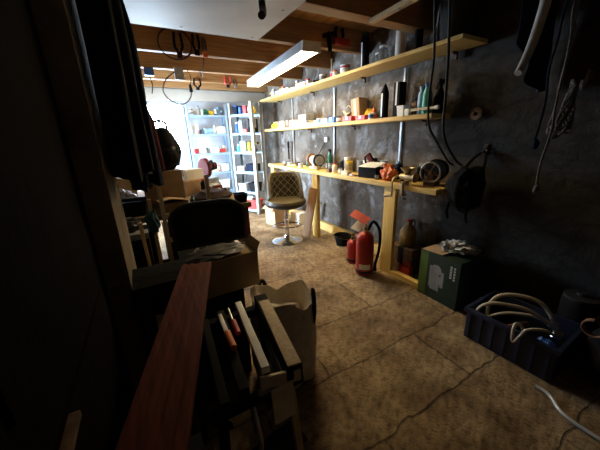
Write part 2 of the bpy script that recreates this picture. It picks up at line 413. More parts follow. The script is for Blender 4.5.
# ------------------------------------------------------------------ right wall: bench, shelves
t = thing('workbench', 'long yellow pine workbench on plank legs along the grey right wall', 'workbench', (2.4, 3.3, 0))
mb = MB()
mb.box(2.22, 2.40, 1.52, 5.15, .97, 1.02, .004); mb.box(2.402, 2.59, 1.52, 5.15, .97, 1.02, .004)
mb.build('worktop', pine_y, t, world=True)
for y0, y1 in ((1.98, 2.13), (3.44, 3.58), (4.93, 5.06)):
    MB().box(2.235, 2.285, y0, y1, 0, .969, .004).build('leg', pine_z, t, world=True)
MB().box(2.236, 2.30, 1.60, 1.975, 0, .055, .004).build('rail', pine_y, t, world=True)
def shelf(lab, x0, y0, y1, z, th, name='wall_shelf'):
    t = thing(name, lab, 'shelf', ((x0 + 2.575) / 2, (y0 + y1) / 2, z))
    MB().box(x0, 2.575, y0, y1, z, z + th, .003).build('board', pine_y, t, world=True)
    n = 4
    for k in range(n):
        y = y0 + .25 + (y1 - y0 - .5) * k / (n - 1)
        b = MB().box(2.55, 2.575, y - .012, y + .012, z - .06, z - .001, .002)
        b.box(2.50, 2.549, y - .012, y + .012, z - .02, z - .001, .002)
        b.build('bracket', rusty, t, world=True)
shelf('upper pine wall shelf, the higher of the two long boards', 2.24, 1.46, 5.40, 2.155, .03)
shelf('lower pine wall shelf with bottles, below the long upper board', 2.30, 1.70, 5.42, 1.62, .04)
for y, lab in ((2.27, 'pale metal shelf upright on the wall behind the orange red bench bag'), (3.50, 'pale metal shelf upright on the wall behind the green bench bottle'), (4.75, 'pale metal shelf upright on the wall nearest the steel rack')):
    t = thing('shelf_upright', lab, 'shelf upright', (2.59, y, 1.03))
    MB().box(2.578, 2.598, y - .012, y + .012, 1.03, 2.14, .002).build('rail', lgrey, t, world=True)
    b = MB()
    for k in range(8): b.cyl((2.574, y, 1.1 + k * .14), (2.579, y, 1.1 + k * .14), .006, n=8)
    b.build('screw', steel, t, world=True)

# ------------------------------------------------------------------ generic small things
def bottle(name, lab, cat, loc, r, h, body, cap, neck=.35, shoulder=.72, capr=None, group=None):
    t = thing(name, lab, cat, loc, group=group)
    nr = r * neck
    MB().lathe([(0, 0), (r * .92, 0), (r, .012 * 1), (r, h * shoulder), (r * .92, h * (shoulder + .06)), (nr, h * .86), (nr, h * .9), (0, h * .9)]).build('body', body, t)
    cr = capr or nr * 1.25
    MB().lathe([(0, h * .885), (cr, h * .885), (cr, h * .99), (cr * .9, h), (0, h)], n=16).build('cap', cap, t)
    return t
def spray_can(name, lab, loc, r, h, body, cap, group=None):
    t = thing(name, lab, 'spray can', loc, group=group)
    MB().lathe([(0, 0), (r * .96, 0), (r, .006), (r, h * .78), (r * .75, h * .83), (0, h * .83)]).build('body', body, t)
    MB().lathe([(0, h * .80), (r * .86, h * .80), (r * .86, h * .97), (r * .78, h), (0, h)]).build('cap', cap, t)
    return t
def tin(name, lab, loc, r, h, body, band=None, cat='tin', lid=None, group=None):
    t = thing(name, lab, cat, loc, group=group)
    MB().lathe([(0, 0), (r, 0), (r * 1.03, .004), (r, .008), (r, h - .008), (r * 1.03, h - .004), (r, h), (r * .9, h), (r * .9, h - .006), (0, h - .006)]).build('body', body, t)
    if band: MB().lathe([(r * 1.001, h * .2), (r * 1.02, h * .2), (r * 1.02, h * .8), (r * 1.001, h * .8)]).build('label', band, t)
    if lid: MB().lathe([(0, h), (r * 1.05, h), (r * 1.05, h + .012), (0, h + .014)]).build('lid', lid, t)
    return t
def jar(name, lab, loc, r, h, body, lid, group=None):
    t = thing(name, lab, 'jar', loc, group=group)
    MB().lathe([(0, 0), (r, 0), (r, h * .78), (r * .8, h * .86), (r * .8, h * .9), (r * .74, h * .9), (r * .74, h * .84), (r * .9, h * .76), (r * .9, .01), (0, .01)]).build('body', body, t)
    MB().lathe([(0, h * .88), (r * .86, h * .88), (r * .86, h), (0, h)]).build('lid', lid, t)
    return t
def carton(name, lab, loc, sx, sy, sz, body, tape, rz=0.0, cat='box', group=None, open_=False):
    t = thing(name, lab, cat, loc, rz, group)
    if open_:
        b = MB(); w = .006
        b.box(-sx / 2, sx / 2, -sy / 2, sy / 2, 0, w, 0).box(-sx / 2, -sx / 2 + w, -sy / 2, sy / 2, w, sz, 0).box(sx / 2 - w, sx / 2, -sy / 2, sy / 2, w, sz, 0)
        b.box(-sx / 2 + w, sx / 2 - w, -sy / 2, -sy / 2 + w, w, sz, 0).box(-sx / 2 + w, sx / 2 - w, sy / 2 - w, sy / 2, w, sz, 0)
        b.build('body', body, t)
        MB().bar((-sx / 2, 0, sz), (-sx / 2 - sx * .22, 0, sz - sx * .18), sy * .96, .005).build('flap', body, t)
        MB().bar((sx / 2, 0, sz), (sx / 2 + sx * .2, 0, sz + sx * .2), sy * .96, .005).build('flap', body, t)
    else:
        MB().box(-sx / 2, sx / 2, -sy / 2, sy / 2, 0, sz, .004).build('body', body, t)
        MB().box(-sx / 2 - .0015, sx / 2 + .0015, -sy * .13, sy * .13, sz * .35, sz + .0015, .001).build('label', tape, t)
    return t
def tub(name, lab, loc, sx, sy, h, body, lid=None, rz=0.0, cat='tub', group=None):
    t = thing(name, lab, cat, loc, rz, group)
    b = MB()
    def ring(z, k): return [b.bm.verts.new((k * x * sx / 2, k * y * sy / 2, z)) for x, y in ((-1, -.8), (-.8, -1), (.8, -1), (1, -.8), (1, .8), (.8, 1), (-.8, 1), (-1, .8))]
    R = [ring(0, .84), ring(h * .9, .97), ring(h * .9, 1.03), ring(h, 1.03), ring(h, .94), ring(.008, .80)]
    b.bm.faces.new(R[0]); b.bm.faces.new(R[-1])
    for A, B in zip(R, R[1:]):
        for i in range(8): b.bm.faces.new([A[i], A[(i + 1) % 8], B[(i + 1) % 8], B[i]])
    b.build('body', body, t, angle=30)
    if lid: MB().box(-sx * .5, sx * .5, -sy * .5, sy * .5, h, h + .012, .005).build('lid', lid, t)
    return t
def crumple(name, lab, cat, loc, rx, ry, rz_, m, seed, amp=.45, freq=2.6, tie=None, group=None):
    t = thing(name, lab, cat, loc, group=group)
    MB().blob((0, 0, rz_ * .8), rx, ry, rz_, seed, amp, freq, 4, 0.0).build('body', m, t)
    MB().lathe([(0, rz_ * 1.45), (rx * .14, rz_ * 1.5), (rx * .1, rz_ * 1.75), (rx * .24, rz_ * 2.0), (rx * .05, rz_ * 1.9), (0, rz_ * 1.9)], n=9).build('neck', tie or m, t)
    return t

# ---- upper shelf, z = 2.185
U = 2.186
t = thing('container', 'tall dark plastic container at the near end of the upper shelf', 'container', (2.42, 1.66, U))
MB().lathe([(0, 0), (.115, 0), (.125, .02), (.128, .34), (.10, .40), (.05, .43), (.05, .46), (0, .46)], sq=.12).build('body', rubber, t)
MB().bar((-.128, .075, .01), (-.10, .06, .36), .012, .016).build('handle', lgrey, t)
spray_can('spray_can', 'dark spray can beside the tall container on the upper shelf', (2.42, 2.00, U), .038, .34, black, navycloth)
bottle('spray_bottle', 'pale tall aerosol bottle on the upper shelf, left of the dark spray can', 'bottle', (2.44, 2.23, U), .045, .40, paper, grey, .6, .82)
for k, (y, lab) in enumerate([(2.41, 'small clear glass jar on upper shelf, nearest the pale aerosol bottle'), (2.53, 'small clear glass jar on upper shelf, nearest the black flask')]):
    jar('glass_jar', lab, (2.40 + .06 * k, y, U), .048, .17 - .03 * k, clear, white, 'glass jars on the upper shelf')
t = bottle('flask', 'tall black flask with dark green cap on the upper shelf', 'flask', (2.43, 2.72, U), .048, .38, black, gglass, .8, .8, .036)
MB().box(-.0495, -.047, -.008, .008, .02, .28, .001).build('label', paper, t)
tin('tin', 'red and white tin on the upper shelf between the flask and brush', (2.40, 3.03, U), .06, .11, red, paper, lid=white)
tin('tin', 'white flat tin behind the red tin on the upper shelf', (2.45, 2.88, U), .042, .05, white, grey)
t = thing('paint_brush', 'paint brush standing upright with red bristles on the upper shelf', 'brush', (2.38, 3.28, U))
MB().box(-.012, .012, -.022, .022, 0, .08, .003).build('bristles', redpl, t)
MB().box(-.010, .010, -.024, .024, .08, .105, .002).build('ferrule', steel, t)
MB().lathe([(0, .105), (.012, .105), (.008, .16), (.012, .24), (0, .255)], n=10).build('handle', palew, t)
t = thing('hand_drill', 'dark old hand drill lying on the upper shelf near the lamp', 'drill', (2.40, 3.62, U), .5)
MB().box(-.04, .04, -.11, .07, 0, .06, .018).build('body', black, t)
MB().cyl((0, .07, .03), (0, .15, .03), .016, .006).build('chuck', steel, t)
MB().bar((0, -.07, .05), (0, -.11, .13), .03, .035).build('handle', rusty, t)
carton('carton', 'flat white carton on the upper shelf behind the lamp', (2.39, 3.95, U), .20, .26, .07, paper, cream)
carton('carton', 'low cream carton on the upper shelf right of the white tub', (2.38, 4.22, U), .16, .16, .05, cream, paper)
tub('tub', 'white plastic tub on the upper shelf between two cartons', (2.38, 4.45, U), .14, .15, .075, white)
spray_can('spray_can', 'white spray can on the upper shelf left of the white tub', (2.36, 4.62, U), .032, .13, white, orange)
carton('carton', 'pale grey carton on the upper shelf near its far end', (2.40, 4.80, U), .16, .17, .08, lgrey, paper)
bottle('bottle', 'white plastic bottle at the far end of the upper shelf', 'bottle', (2.36, 5.02, U), .04, .14, white, cream, .6)
bottle('bottle', 'small white bottle with orange cap on the upper shelf far end', 'bottle', (2.46, 5.12, U), .035, .12, white, orange, .5)

# plank near the ceiling over the upper shelf
t = thing('plank', 'short pale plank nailed under the joists above the tall container', 'plank', (1.88, 1.60, 2.36))
MB().bar((1.80, 1.19, 2.365), (1.84, 2.0, 2.365), .06, .027).build('board', palew, t, world=True)
MB().cyl((1.825, 1.70, 2.3445), (1.825, 1.70, 2.352), .006, n=8).build('nail', steel, t, world=True)

# ---- lower shelf, z = 1.66
Lz = 1.661
t = thing('spray_bottle', 'black trigger spray bottle on the lower shelf near its end', 'spray bottle', (2.50, 1.78, Lz))
MB().lathe([(0, 0), (.045, 0), (.048, .01), (.048, .14), (.03, .19), (.015, .22), (.015, .25), (0, .25)]).build('body', black, t)
MB().box(-.05, .04, -.014, .014, .25, .29, .006).bar((-.045, 0, .255), (-.06, 0, .205), .012, .01).build('trigger', rubber, t)
t = bottle('bottle', 'teal green squeeze bottle with blue cap on the lower shelf', 'bottle', (2.395, 1.83, Lz), .042, .26, teal, blue, .55, .62, .028)
bottle('bottle', 'pale blue slim bottle just behind the teal bottle', 'bottle', (2.44, 1.925, Lz), .035, .25, lblue, lblue, .6, .7)
bottle('bottle', 'brown squat bottle on the lower shelf left of the teal bottle', 'bottle', (2.50, 2.02, Lz), .05, .16, rusty, black, .5)
tub('mug', 'white plastic beaker on the lower shelf right of black box', (2.40, 2.10, Lz), .10, .10, .10, white, cat='beaker')
t = thing('sealant_gun', 'white pipe gun lying along the lower shelf by the teal bottle', 'sealant gun', (2.345, 1.87, Lz))
MB().cyl((0, -.17, .045), (0, .16, .045), .012).build('barrel', cream, t)
MB().box(-.02, .02, .10, .15, 0, .06, .006).build('body', white, t)
MB().cyl((0, -.20, .045), (0, -.165, .045), .017).build('nozzle', white, t)
carton('box', 'tall black narrow box with pale edge on the lower shelf', (2.46, 2.21, Lz), .10, .075, .33, black, paper)
t = thing('sealant_tube', 'black pointed cartridge standing on the lower shelf beside the tall black box', 'cartridge', (2.44, 2.395, Lz))
MB().lathe([(0, 0), (.04, 0), (.042, .005), (.042, .26), (.022, .31), (.008, .345), (0, .345)]).build('body', black, t)
MB().box(-.044, -.0415, -.009, .009, .02, .25, .001).build('label', lgrey, t)
tin('tin', 'small red tin on lower shelf behind the black pointed cartridge', (2.54, 2.30, Lz), .033, .09, red)
t = thing('funnel', 'orange cone nozzle on the lower shelf left of the black cartridge', 'cone', (2.42, 2.53, Lz))
MB().lathe([(0, 0), (.05, 0), (.05, .012), (.036, .02), (.010, .13), (0, .13)]).build('body', orange, t)
MB().lathe([(.028, .05), (.031, .05), (.026, .07), (.024, .07)]).build('band', paper, t)
carton('carton', 'red and white carton lying flat on lower shelf beside the cone', (2.38, 2.66, Lz), .10, .15, .05, redpl, paper)
crumple('plastic_bag', 'yellow plastic bag on lower shelf behind the red carton', 'bag', (2.50, 2.68, Lz), .06, .06, .065, yellow, 5)
t = thing('cardboard_roll', 'brown cardboard box standing tilted on the lower shelf', 'box', (2.485, 2.83, Lz), .1)
MB().box(-.075, .075, -.065, .065, .0, .25, .004, Matrix.Rotation(-.12, 4, 'X') @ Matrix.Translation((0, 0, .009))).build('body', cardboard, t)
MB().box(-.077, -.075, -.02, .02, .03, .24, .0005, Matrix.Rotation(-.12, 4, 'X') @ Matrix.Translation((0, 0, .009))).build('tape', cream, t)
carton('carton', 'orange red printed carton on lower shelf below the brown tilted box', (2.345, 2.87, Lz), .08, .17, .055, redpl, white)
t = thing('funnel', 'cream plastic funnel lying on the lower shelf', 'funnel', (2.43, 3.02, Lz))
MB().lathe([(.012, -.09), (.014, -.02), (.075, .06), (.078, .065), (.072, .06), (.011, -.02), (.009, -.09)], M=Matrix.Translation((0, 0, .085)) @ Matrix.Rotation(2.2, 4, 'X')).build('cone', cream, t)
MB().tube([(.02, .03, .17), (.05, .03, .20), (.06, .0, .17)], .004).build('handle', cream, t)
carton('carton', 'blue and white carton on the lower shelf left of the funnel', (2.37, 3.22, Lz), .10, .13, .07, blue, white)
carton('carton', 'white carton beside the blue carton on the lower shelf', (2.37, 3.38, Lz), .10, .14, .065, paper, grey)
bottle('bottle', 'small dark blue bottle on lower shelf behind the white carton', 'bottle', (2.48, 3.46, Lz), .035, .11, navycloth, blue, .5)
t = thing('book', 'thin grey catalogue lying flat at the front of lower shelf', 'book', (2.365, 3.68, Lz), .15)
MB().box(-.055, .055, -.09, .09, .003, .018, .001).build('pages', paper, t); MB().box(-.057, .057, -.092, .092, .018, .021, .001).box(-.057, .057, -.092, .092, 0, .003, .001).build('cover', grey, t)
carton('carton', 'beige shallow carton on the lower shelf behind the grey catalogue', (2.48, 3.72, Lz), .12, .18, .06, cream, paper)
carton('carton', 'large white carton under the dark grey case on the lower shelf', (2.42, 4.02, Lz), .20, .30, .075, paper, cream)
t = thing('case', 'dark grey case stacked on a white carton on the lower shelf', 'case', (2.43, 4.02, Lz + .0775))
MB().box(-.08, .08, -.12, .12, 0, .09, .01).build('body', grey, t); MB().box(-.083, -.08, -.08, .08, .02, .07, .001).build('label', paper, t)
MB().tube([(-.08, -.04, .05), (-.10, -.03, .05), (-.10, .03, .05), (-.08, .04, .05)], .005).build('handle', black, t)
carton('carton', 'cream carton on the lower shelf left of the white carton', (2.40, 4.29, Lz), .16, .18, .10, paper, white)
carton('carton', 'olive brown carton on the lower shelf among white cartons', (2.38, 4.50, Lz), .10, .16, .11, rusty, cream)
carton('carton', 'white carton on lower shelf next to yellow sponge pack', (2.42, 4.70, Lz), .18, .16, .11, white, paper)
tub('tub', 'yellow plastic tub near the far end of lower shelf', (2.38, 4.91, Lz), .14, .16, .10, yellow, cream)
crumple('plastic_bag', 'amber crumpled bag at the far end of lower shelf', 'bag', (2.40, 5.11, Lz), .07, .07, .05, yellow, 9)

for x, y, r, h, m, bd, lab in ((2.35, 2.50, .028, .06, white, blue, 'small white pot in front of the orange cone on the lower shelf'), (2.36, 3.10, .03, .07, navycloth, white, 'small navy tin in front of the cream funnel on lower shelf'), (2.35, 3.54, .032, .08, white, lblue, 'small white tin right of the grey catalogue on lower shelf'), (2.345, 3.86, .028, .06, blue, white, 'small blue tin in front of the beige carton on lower shelf'), (2.36, 4.40, .03, .085, orange, white, 'small orange tin left of the cream carton on lower shelf'), (2.345, 4.80, .03, .08, paper, redpl, 'small white and red tin by the yellow tub on lower shelf')):
    tin('tin', lab, (x, y, Lz), r, h, m, bd)
for x, y, r, h, m, bd, lab in ((2.33, 3.14, .03, .08, orange, paper, 'small orange tin right of the brush on the upper shelf'), (2.34, 3.44, .035, .09, white, grey, 'small white tin left of the brush on the upper shelf'), (2.34, 3.80, .03, .10, redpl, white, 'small red tin between the hand drill and flat white carton'), (2.33, 4.09, .03, .12, white, orange, 'thin white tin between the white and cream cartons up top'), (2.35, 4.69, .03, .10, yellow, paper, 'small yellow tin by the white spray can on the upper shelf'), (2.45, 5.30, .04, .12, yellow, rusty, 'yellow tin at the very far end of the upper shelf')):
    tin('tin', lab, (x, y, U), r, h, m, bd)

# ---- on the workbench, z = 1.02
B = 1.021
t = thing('bench_grinder', 'bench grinder with two dark wheels and cream motor on the bench', 'bench grinder', (2.40, 3.74, B), PI / 2 - .15)
MB().box(-.09, .09, -.06, .06, 0, .03, .006).box(-.04, .04, -.035, .035, .03, .07, .008).build('base', cream, t)
MB().lathe([(0, -.09), (.055, -.09), (.066, -.07), (.066, .07), (.055, .09), (0, .09)], M=Matrix.Translation((0, 0, .13)) @ Matrix.Rotation(PI / 2, 4, 'Y')).build('motor', cream, t)
for sx in (-1, 1):
    g = MB().lathe([(0, -.025), (.085, -.025), (.092, -.015), (.092, .015), (.085, .025), (0, .025)], M=Matrix.Translation((sx * .135, 0, .13)) @ Matrix.Rotation(PI / 2, 4, 'Y')).build('wheel_guard', black if sx < 0 else orangerope, t)
    MB().lathe([(0, -.006), (.07, -.006), (.07, .006), (0, .006)], M=Matrix.Translation((sx * .166, 0, .13)) @ Matrix.Rotation(PI / 2, 4, 'Y')).build('wheel', grey, g)
    MB().box(sx * .135 - .02, sx * .135 + .02, -.13, -.095, .10, .11, .002).build('tool_rest', steel, t)
t = thing('wall_cable', 'black cable looping up the wall behind the bench grinder', 'cable', (2.58, 3.8, 1.3))
MB().tube([(2.53, 3.95, 1.025), (2.56, 3.98, 1.10), (2.575, 3.90, 1.22), (2.575, 3.78, 1.34), (2.58, 3.70, 1.43)], .006).build('cord', black, t, world=True)
MB().box(2.567, 2.598, 3.66, 3.73, 1.41, 1.48, .006).build('plug_socket', white, t, world=True)
t = bottle('bottle', 'green glass bottle standing on the bench beside the grinder', 'bottle', (2.50, 3.49, B), .042, .29, gglass, black, .42, .55)
for k, (x, y, r, h, m, bd, lab) in enumerate([
    (2.45, 4.85, .05, .05, grey, None, 'low grey tin on the bench at its far end'),
    (2.42, 4.62, .045, .045, lgrey, None, 'pale low tin on far part of the bench left of the grinder'),
    (2.44, 4.38, .05, .06, rusty, None, 'rusty low tin on the bench, first one left of the grinder'),
    (2.50, 3.36, .055, .10, rusty, None, 'rust brown tin on the bench right of the green bottle'),
    (2.46, 2.99, .05, .15, yellow, brass, 'yellow cylindrical tin on the middle of the bench'),
    (2.535, 3.12, .045, .19, paper, grey, 'white topped canister behind the yellow tin'),
    (2.54, 2.87, .04, .16, grey, None, 'grey canister on the bench right of the yellow tin'),
    (2.52, 2.72, .045, .17, paper, rusty, 'pale canister at the back of the bench behind black case'),
    (2.53, 2.44, .045, .18, lgrey, None, 'light grey canister at the back of the bench beyond the orange bag'),
]):
    tin('tin', lab, (x, y, B), r, h, m, bd)
for x, y, h, m, cp, lab in ((2.54, 3.24, .15, black, rusty, 'black bottle at the back of the bench behind the small vice'), (2.53, 2.58 - .33, .14, rusty, black, 'rusty brown bottle behind the orange red bag near the wall'), (2.52, 4.15, .12, gglass, black, 'dark green short bottle at the back of the bench left of the grinder'), (2.53, 1.93, .17, black, grey, 'tall black bottle standing behind the cast mincer')):
    bottle('bottle', lab, 'bottle', (x, y, B), .036, h, m, cp, .45)
for x, y, r, h, m, bd, lab in ((2.31, 2.99, .025, .07, grey, paper, 'small grey tin in front of the yellow tin on bench'), (2.56, 2.62, .03, .20, black, rusty, 'slim black canister behind the dark red tool on the bench'), (2.29, 2.30, .025, .06, navycloth, grey, 'small navy tin between the black box and the orange bag'), (2.30, 3.52, .03, .06, brass, None, 'small brass tin in front of the green bottle on bench'), (2.30, 4.02, .035, .07, lgrey, None, 'small pale tin at the left foot of the bench grinder')):
    tin('tin', lab, (x, y, B), r, h, m, bd)
t = thing('claw_hammer', 'hammer with wooden handle lying on bench left of the grinder', 'hammer', (2.31, 4.40, B), .3)
MB().bar((0, -.14, .016), (0, .10, .016), .022, .02).build('handle', palew, t); MB().bar((-.05, .105, .018), (.05, .105, .018), .028, .03).build('head', rusty, t)
t = thing('pulley', 'small dark pulley wheel hung on the wall past the lower shelf end', 'pulley', (2.58, 1.47, 1.64))
MB().lathe([(.02, -.012), (.05, -.012), (.042, 0), (.05, .012), (.02, .012), (.02, -.012)], M=Matrix.Translation((2.575, 1.47, 1.64)) @ Matrix.Rotation(PI / 2, 4, 'Y')).build('disc', rusty, t, world=True)
MB().cyl((2.555, 1.47, 1.655), (2.604, 1.47, 1.655), .005).build('hanging_nail', steel, t, world=True)
t = thing('clamp_vice', 'small grey vice with handle on the bench near its middle', 'vice', (2.30, 3.22, B), -.2)
MB().box(-.03, .03, -.05, .05, 0, .03, .006).box(-.02, .02, -.03, .03, .03, .06, .004).build('base', rusty, t)
MB().box(-.03, .03, -.055, -.03, .055, .12, .004).build('jaw', steel, t); MB().box(-.03, .03, .03, .055, .055, .12, .004).build('jaw', steel, t)
MB().cyl((0, -.10, .075), (0, .05, .075), .009).build('screw', steel, t)
MB().cyl((-.045, -.10, .075), (.045, -.10, .075), .005).build('handle', steel, t)
bottle('bottle', 'squat cream bottle on the bench front, beside the small vice', 'bottle', (2.29, 3.08, B), .035, .13, cream, redpl, .5)
carton('box', 'small cream box at the front edge of the bench below yellow tin', (2.28, 2.83, B), .07, .12, .05, cream, paper)
t = thing('pliers', 'rusty pliers lying on the front of the bench', 'pliers', (2.27, 2.67, B))
MB().bar((-.02, -.06, .012), (.005, .02, .012), .016, .018).bar((.025, -.06, .012), (-.002, .02, .012), .016, .018).build('handle', rusty, t)
MB().box(-.014, .014, .02, .07, .003, .021, .004).build('jaw', steel, t)
t = thing('power_saw', 'dark red tool leaning up behind the yellow tin', 'power tool', (2.50, 2.58, B), .3)
MB().box(-.03, .03, -.06, .06, 0, .10, .02).bar((0, -.02, .09), (0, .08, .25), .05, .05).build('body', redcloth, t)
MB().tube([(0, .08, .235), (0, .12, .21), (0, .10, .13), (0, .05, .09)], .012).build('handle', black, t)
t = thing('tool_case', 'black box with a white sheet on it, on the bench', 'box', (2.36, 2.46, B), .12)
MB().box(-.09, .09, -.13, .13, 0, .12, .012).build('body', black, t)
MB().box(-.02, .02, -.14, -.13, .05, .09, .003).build('latch', grey, t)
t = thing('paper_sheet', 'tilted white sheet lying on the black bench box', 'paper', (2.36, 2.46, B + .124), .12)
def f(u, v): return Vector((-.11 + .20 * u, -.13 + .24 * v, .004 + .012 * math.sin(3 * u) + .035 * u * u))
MB().sheet(f, 8, 8, .002).build('sheet', paper, t)
MB().box(-.07, .04, -.09, .09, .0, .004, .001).build('pad', cream, t)
t = thing('red_bag', 'crumpled orange red plastic bag on the bench above the plank leg', 'bag', (2.31, 2.15, B))
MB().blob((0, 0, .07), .065, .085, .085, 4, .55, 2.4, 4, 0.0).build('body', orange, t)
MB().blob((-.02, .03, .155), .03, .03, .025, 8, .6, 2.5, 3).build('neck', orange, t)
bottle('bottle', 'dark blue bottle behind the orange red bag on the bench', 'bottle', (2.47, 2.17, B), .045, .19, navycloth, lblue, .5)
bottle('bottle', 'black squat bottle between orange red bag and mincer', 'bottle', (2.44, 2.04, B), .05, .15, black, rusty, .5)
# cast mincer clamped on the bench edge
t = thing('meat_mincer', 'tarnished cast mincer with crank handle clamped on the bench edge', 'mincer', (2.245, 1.86, 1.02))
MB().lathe([(.022, .09), (.03, .12), (.062, .155), (.068, .165), (.060, .165), (.028, .125), (.018, .095)], n=20).build('hopper', brass, t)
MB().cyl((0, -.085, .075), (0, .07, .075), .036, .030).cyl((0, -.10, .075), (0, -.085, .075), .045).build('barrel', brass, t)
MB().bar((0, 0, .05), (0, 0, .0005), .035, .04).bar((-.0, 0, .02), (-.06, 0, .02), .03, .03).bar((-.055, 0, .03), (-.055, 0, -.10), .03, .022).bar((-.055, 0, -.095), (.0, 0, -.095), .026, .02).build('clamp', brass, t)
MB().cyl((-.02, 0, -.135), (-.02, 0, -.052), .008).cyl((-.045, 0, -.137), (.01, 0, -.137), .006).build('clamp_screw', steel, t)
c = MB().tube([(0, .07, .075), (-.03, .10, .075), (-.075, .105, .03), (-.08, .105, -.10)], .011).build('crank', brass, t)
MB().cyl((-.085, .10, -.11), (-.085, .19, -.125), .013, .017).build('crank_handle', palew, c)
# hand pump wheel and dark sack at the near end of the bench
t = thing('iron_winder', 'old iron hand wheel machine at the near end of the bench', 'machine', (2.40, 1.70, B), .25)
MB().box(-.07, .07, -.05, .05, 0, .03, .006).box(-.03, .03, -.03, .03, .03, .12, .01).build('base', rusty, t)
MB().tube([(-.05 + 0 * math.cos(a), .09 * math.cos(a), .125 + .09 * math.sin(a)) for a in [2 * PI * k / 12 for k in range(12)]], .011, closed=True).build('rim', steel, t)
s_ = MB()
for k in range(4): s_.cyl((-.05, 0, .125), (-.05, .088 * math.cos(k * PI / 2 + .4), .125 + .088 * math.sin(k * PI / 2 + .4)), .006, n=8)
s_.cyl((-.065, 0, .125), (-.02, 0, .125), .016).build('spokes', rusty, t)
MB().lathe([(0, -.03), (.10, -.03), (.105, 0), (.10, .05), (0, .05)], M=Matrix.Translation((.05, -.01, .135)) @ Matrix.Rotation(PI / 2, 4, 'Y')).build('drum', black, t)
t = thing('hanging_bag', 'black bag hanging off the near end of the bench', 'bag', (2.40, 1.36, 1.03))
MB().blob((0, 0, 0), .17, .125, .19, 21, .28, 2.2, 4).build('body', blackcloth, t)
MB().tube([(.0, -.09, .08), (.10, -.06, .22), (.17, 0, .30), (.10, .06, .22), (0, .09, .08)], .012).build('strap', blackcloth, t)
for y in (-.07, .10): MB().tube([(-.05, y, -.10), (-.07, y + .01, -.2), (-.06, y, -.27)], .011).build('loose_strap', blackcloth, t)
t = thing('coat_hook', 'iron wall hook holding the black bag beside the bench', 'hook', (2.59, 1.36, 1.33))
MB().tube([(2.60, 1.36, 1.36), (2.575, 1.36, 1.35), (2.565, 1.36, 1.315), (2.55, 1.36, 1.33)], .006).build('hook', rusty, t, world=True)
MB().box(2.592, 2.60, 1.345, 1.375, 1.30, 1.39, .002).build('plate', rusty, t, world=True)

# ---- the hanging black cables
for k, (dx, dy, r, lab) in enumerate([(0, 0, .0085, 'thick black cable hanging from the ceiling to the black bag, left one of two'), (.05, -.04, .010, 'thick black cable hanging from the ceiling to the black bag, right one of two')]):
    t = thing('hanging_cable', lab, 'cable', (1.89 + dx, 1.46 + dy, 2.60))
    MB().tube([(1.87 + dx * 2, 1.455 + dy, 2.619), (1.885 + dx * 2, 1.455 + dy, 2.35), (1.94 + dx * 2, 1.46 + dy, 2.0), (1.98 + dx * 1.6, 1.50 + dy * 2, 1.75), (2.04 + dx * 1.2, 1.52 + dy * 2, 1.55), (2.12 + dx, 1.49 + dy, 1.42), (2.24 + dx, 1.46 + dy, 1.27), (2.31 + dx, 1.45 + dy, 1.232)], r).build('cord', rubber, t, world=True)
    MB().cyl((1.87 + dx * 2, 1.455 + dy, 2.58), (1.87 + dx * 2, 1.455 + dy, 2.62), .016).build('clip', rusty, t, world=True)

# ---- under and before the bench
def extinguisher(lab, loc, r, h, rz, tags, big=True):
    t = thing('fire_extinguisher', lab, 'fire extinguisher', loc, rz)
    b = MB().lathe([(0, 0), (r * .85, 0), (r, .015), (r, h * .78), (r * .92, h * .86), (r * .6, h * .93), (r * .3, h * .96), (0, h * .96)], n=28).build('cylinder', red, t)
    MB().lathe([(r * 1.0, .03), (r * 1.012, .03), (r * 1.012, .06), (r * 1.0, .06)], n=28).build('base_band', rubber, t)
    MB().cyl((0, 0, h * .95), (0, 0, h + .03), r * .28).box(-.02, .02, -.05, .03, h + .01, h + .045, .004).build('valve', brass, t)
    MB().bar((0, .03, h + .045), (0, -.12, h + .085), .022, .008).build('lever', black, t)
    MB().bar((0, .03, h + .02), (0, -.11, h + .03), .022, .008).build('carry_handle', black, t)
    MB().cyl((.02, 0, h + .02), (.045, 0, h + .02), .017).build('gauge', steel, t)
    if big:
        MB().tube([(.03, 0, h + .0), (r * .8, -.03, h + .10), (r * 1.5, -.03, h * 1.0), (r * 1.55, -.02, h * .6), (r * 1.24, 0, h * .25)], .015).build('hose', black, t)
        MB().cyl((r * 1.22, 0, h * .26), (r * 1.2, 0, h * .08), .014, .022).build('nozzle', black, t)
        m = MB()
        for a in range(7):
            q = -2.0 + a * .16
            m.box(-.0008, .0016, -.0155, .0155, h * .16, h * .27, 0, Matrix.Rotation(q, 4, 'Z') @ Matrix.Translation((r * 1.002, 0, 0)))
        m.build('sticker', paper, t)
        M1 = Matrix.Translation((-.06, -.13, h + .175)) @ Matrix.Rotation(-.95, 4, 'X') @ Matrix.Rotation(.62, 4, 'Y')
        MB().box(-.10, .10, -.003, .003, -.05, .05, .002, M1).build('tag', pinkred, t)
        M2 = Matrix.Translation((-.075, -.15, h + .085)) @ Matrix.Rotation(-1.05, 4, 'X') @ Matrix.Rotation(.55, 4, 'Y')
        MB().box(-.05, .05, -.0015, .0015, -.07, .07, .001, M2).build('paper_tag', paper, t)
        MB().tube([(0, 0, h + .04), (-.02, -.06, h + .10), (-.04, -.127, h + .18)], .003).build('tag_string', paper, t)
    return t
extinguisher('large red fire extinguisher with pink and white tags beside bench leg', (2.03, 2.17, 0), .097, .52, -.75, True)
extinguisher('small red fire extinguisher standing behind the large tagged one', (2.115, 2.46, 0), .078, .31, -.9, False, False)
t = thing('bucket', 'black plastic bucket on the floor beside the small extinguisher', 'bucket', (2.37, 3.00, 0))
MB().lathe([(0, 0), (.085, 0), (.115, .135), (.122, .135), (.122, .15), (.108, .15), (.080, .01), (0, .01)]).build('body', black, t)
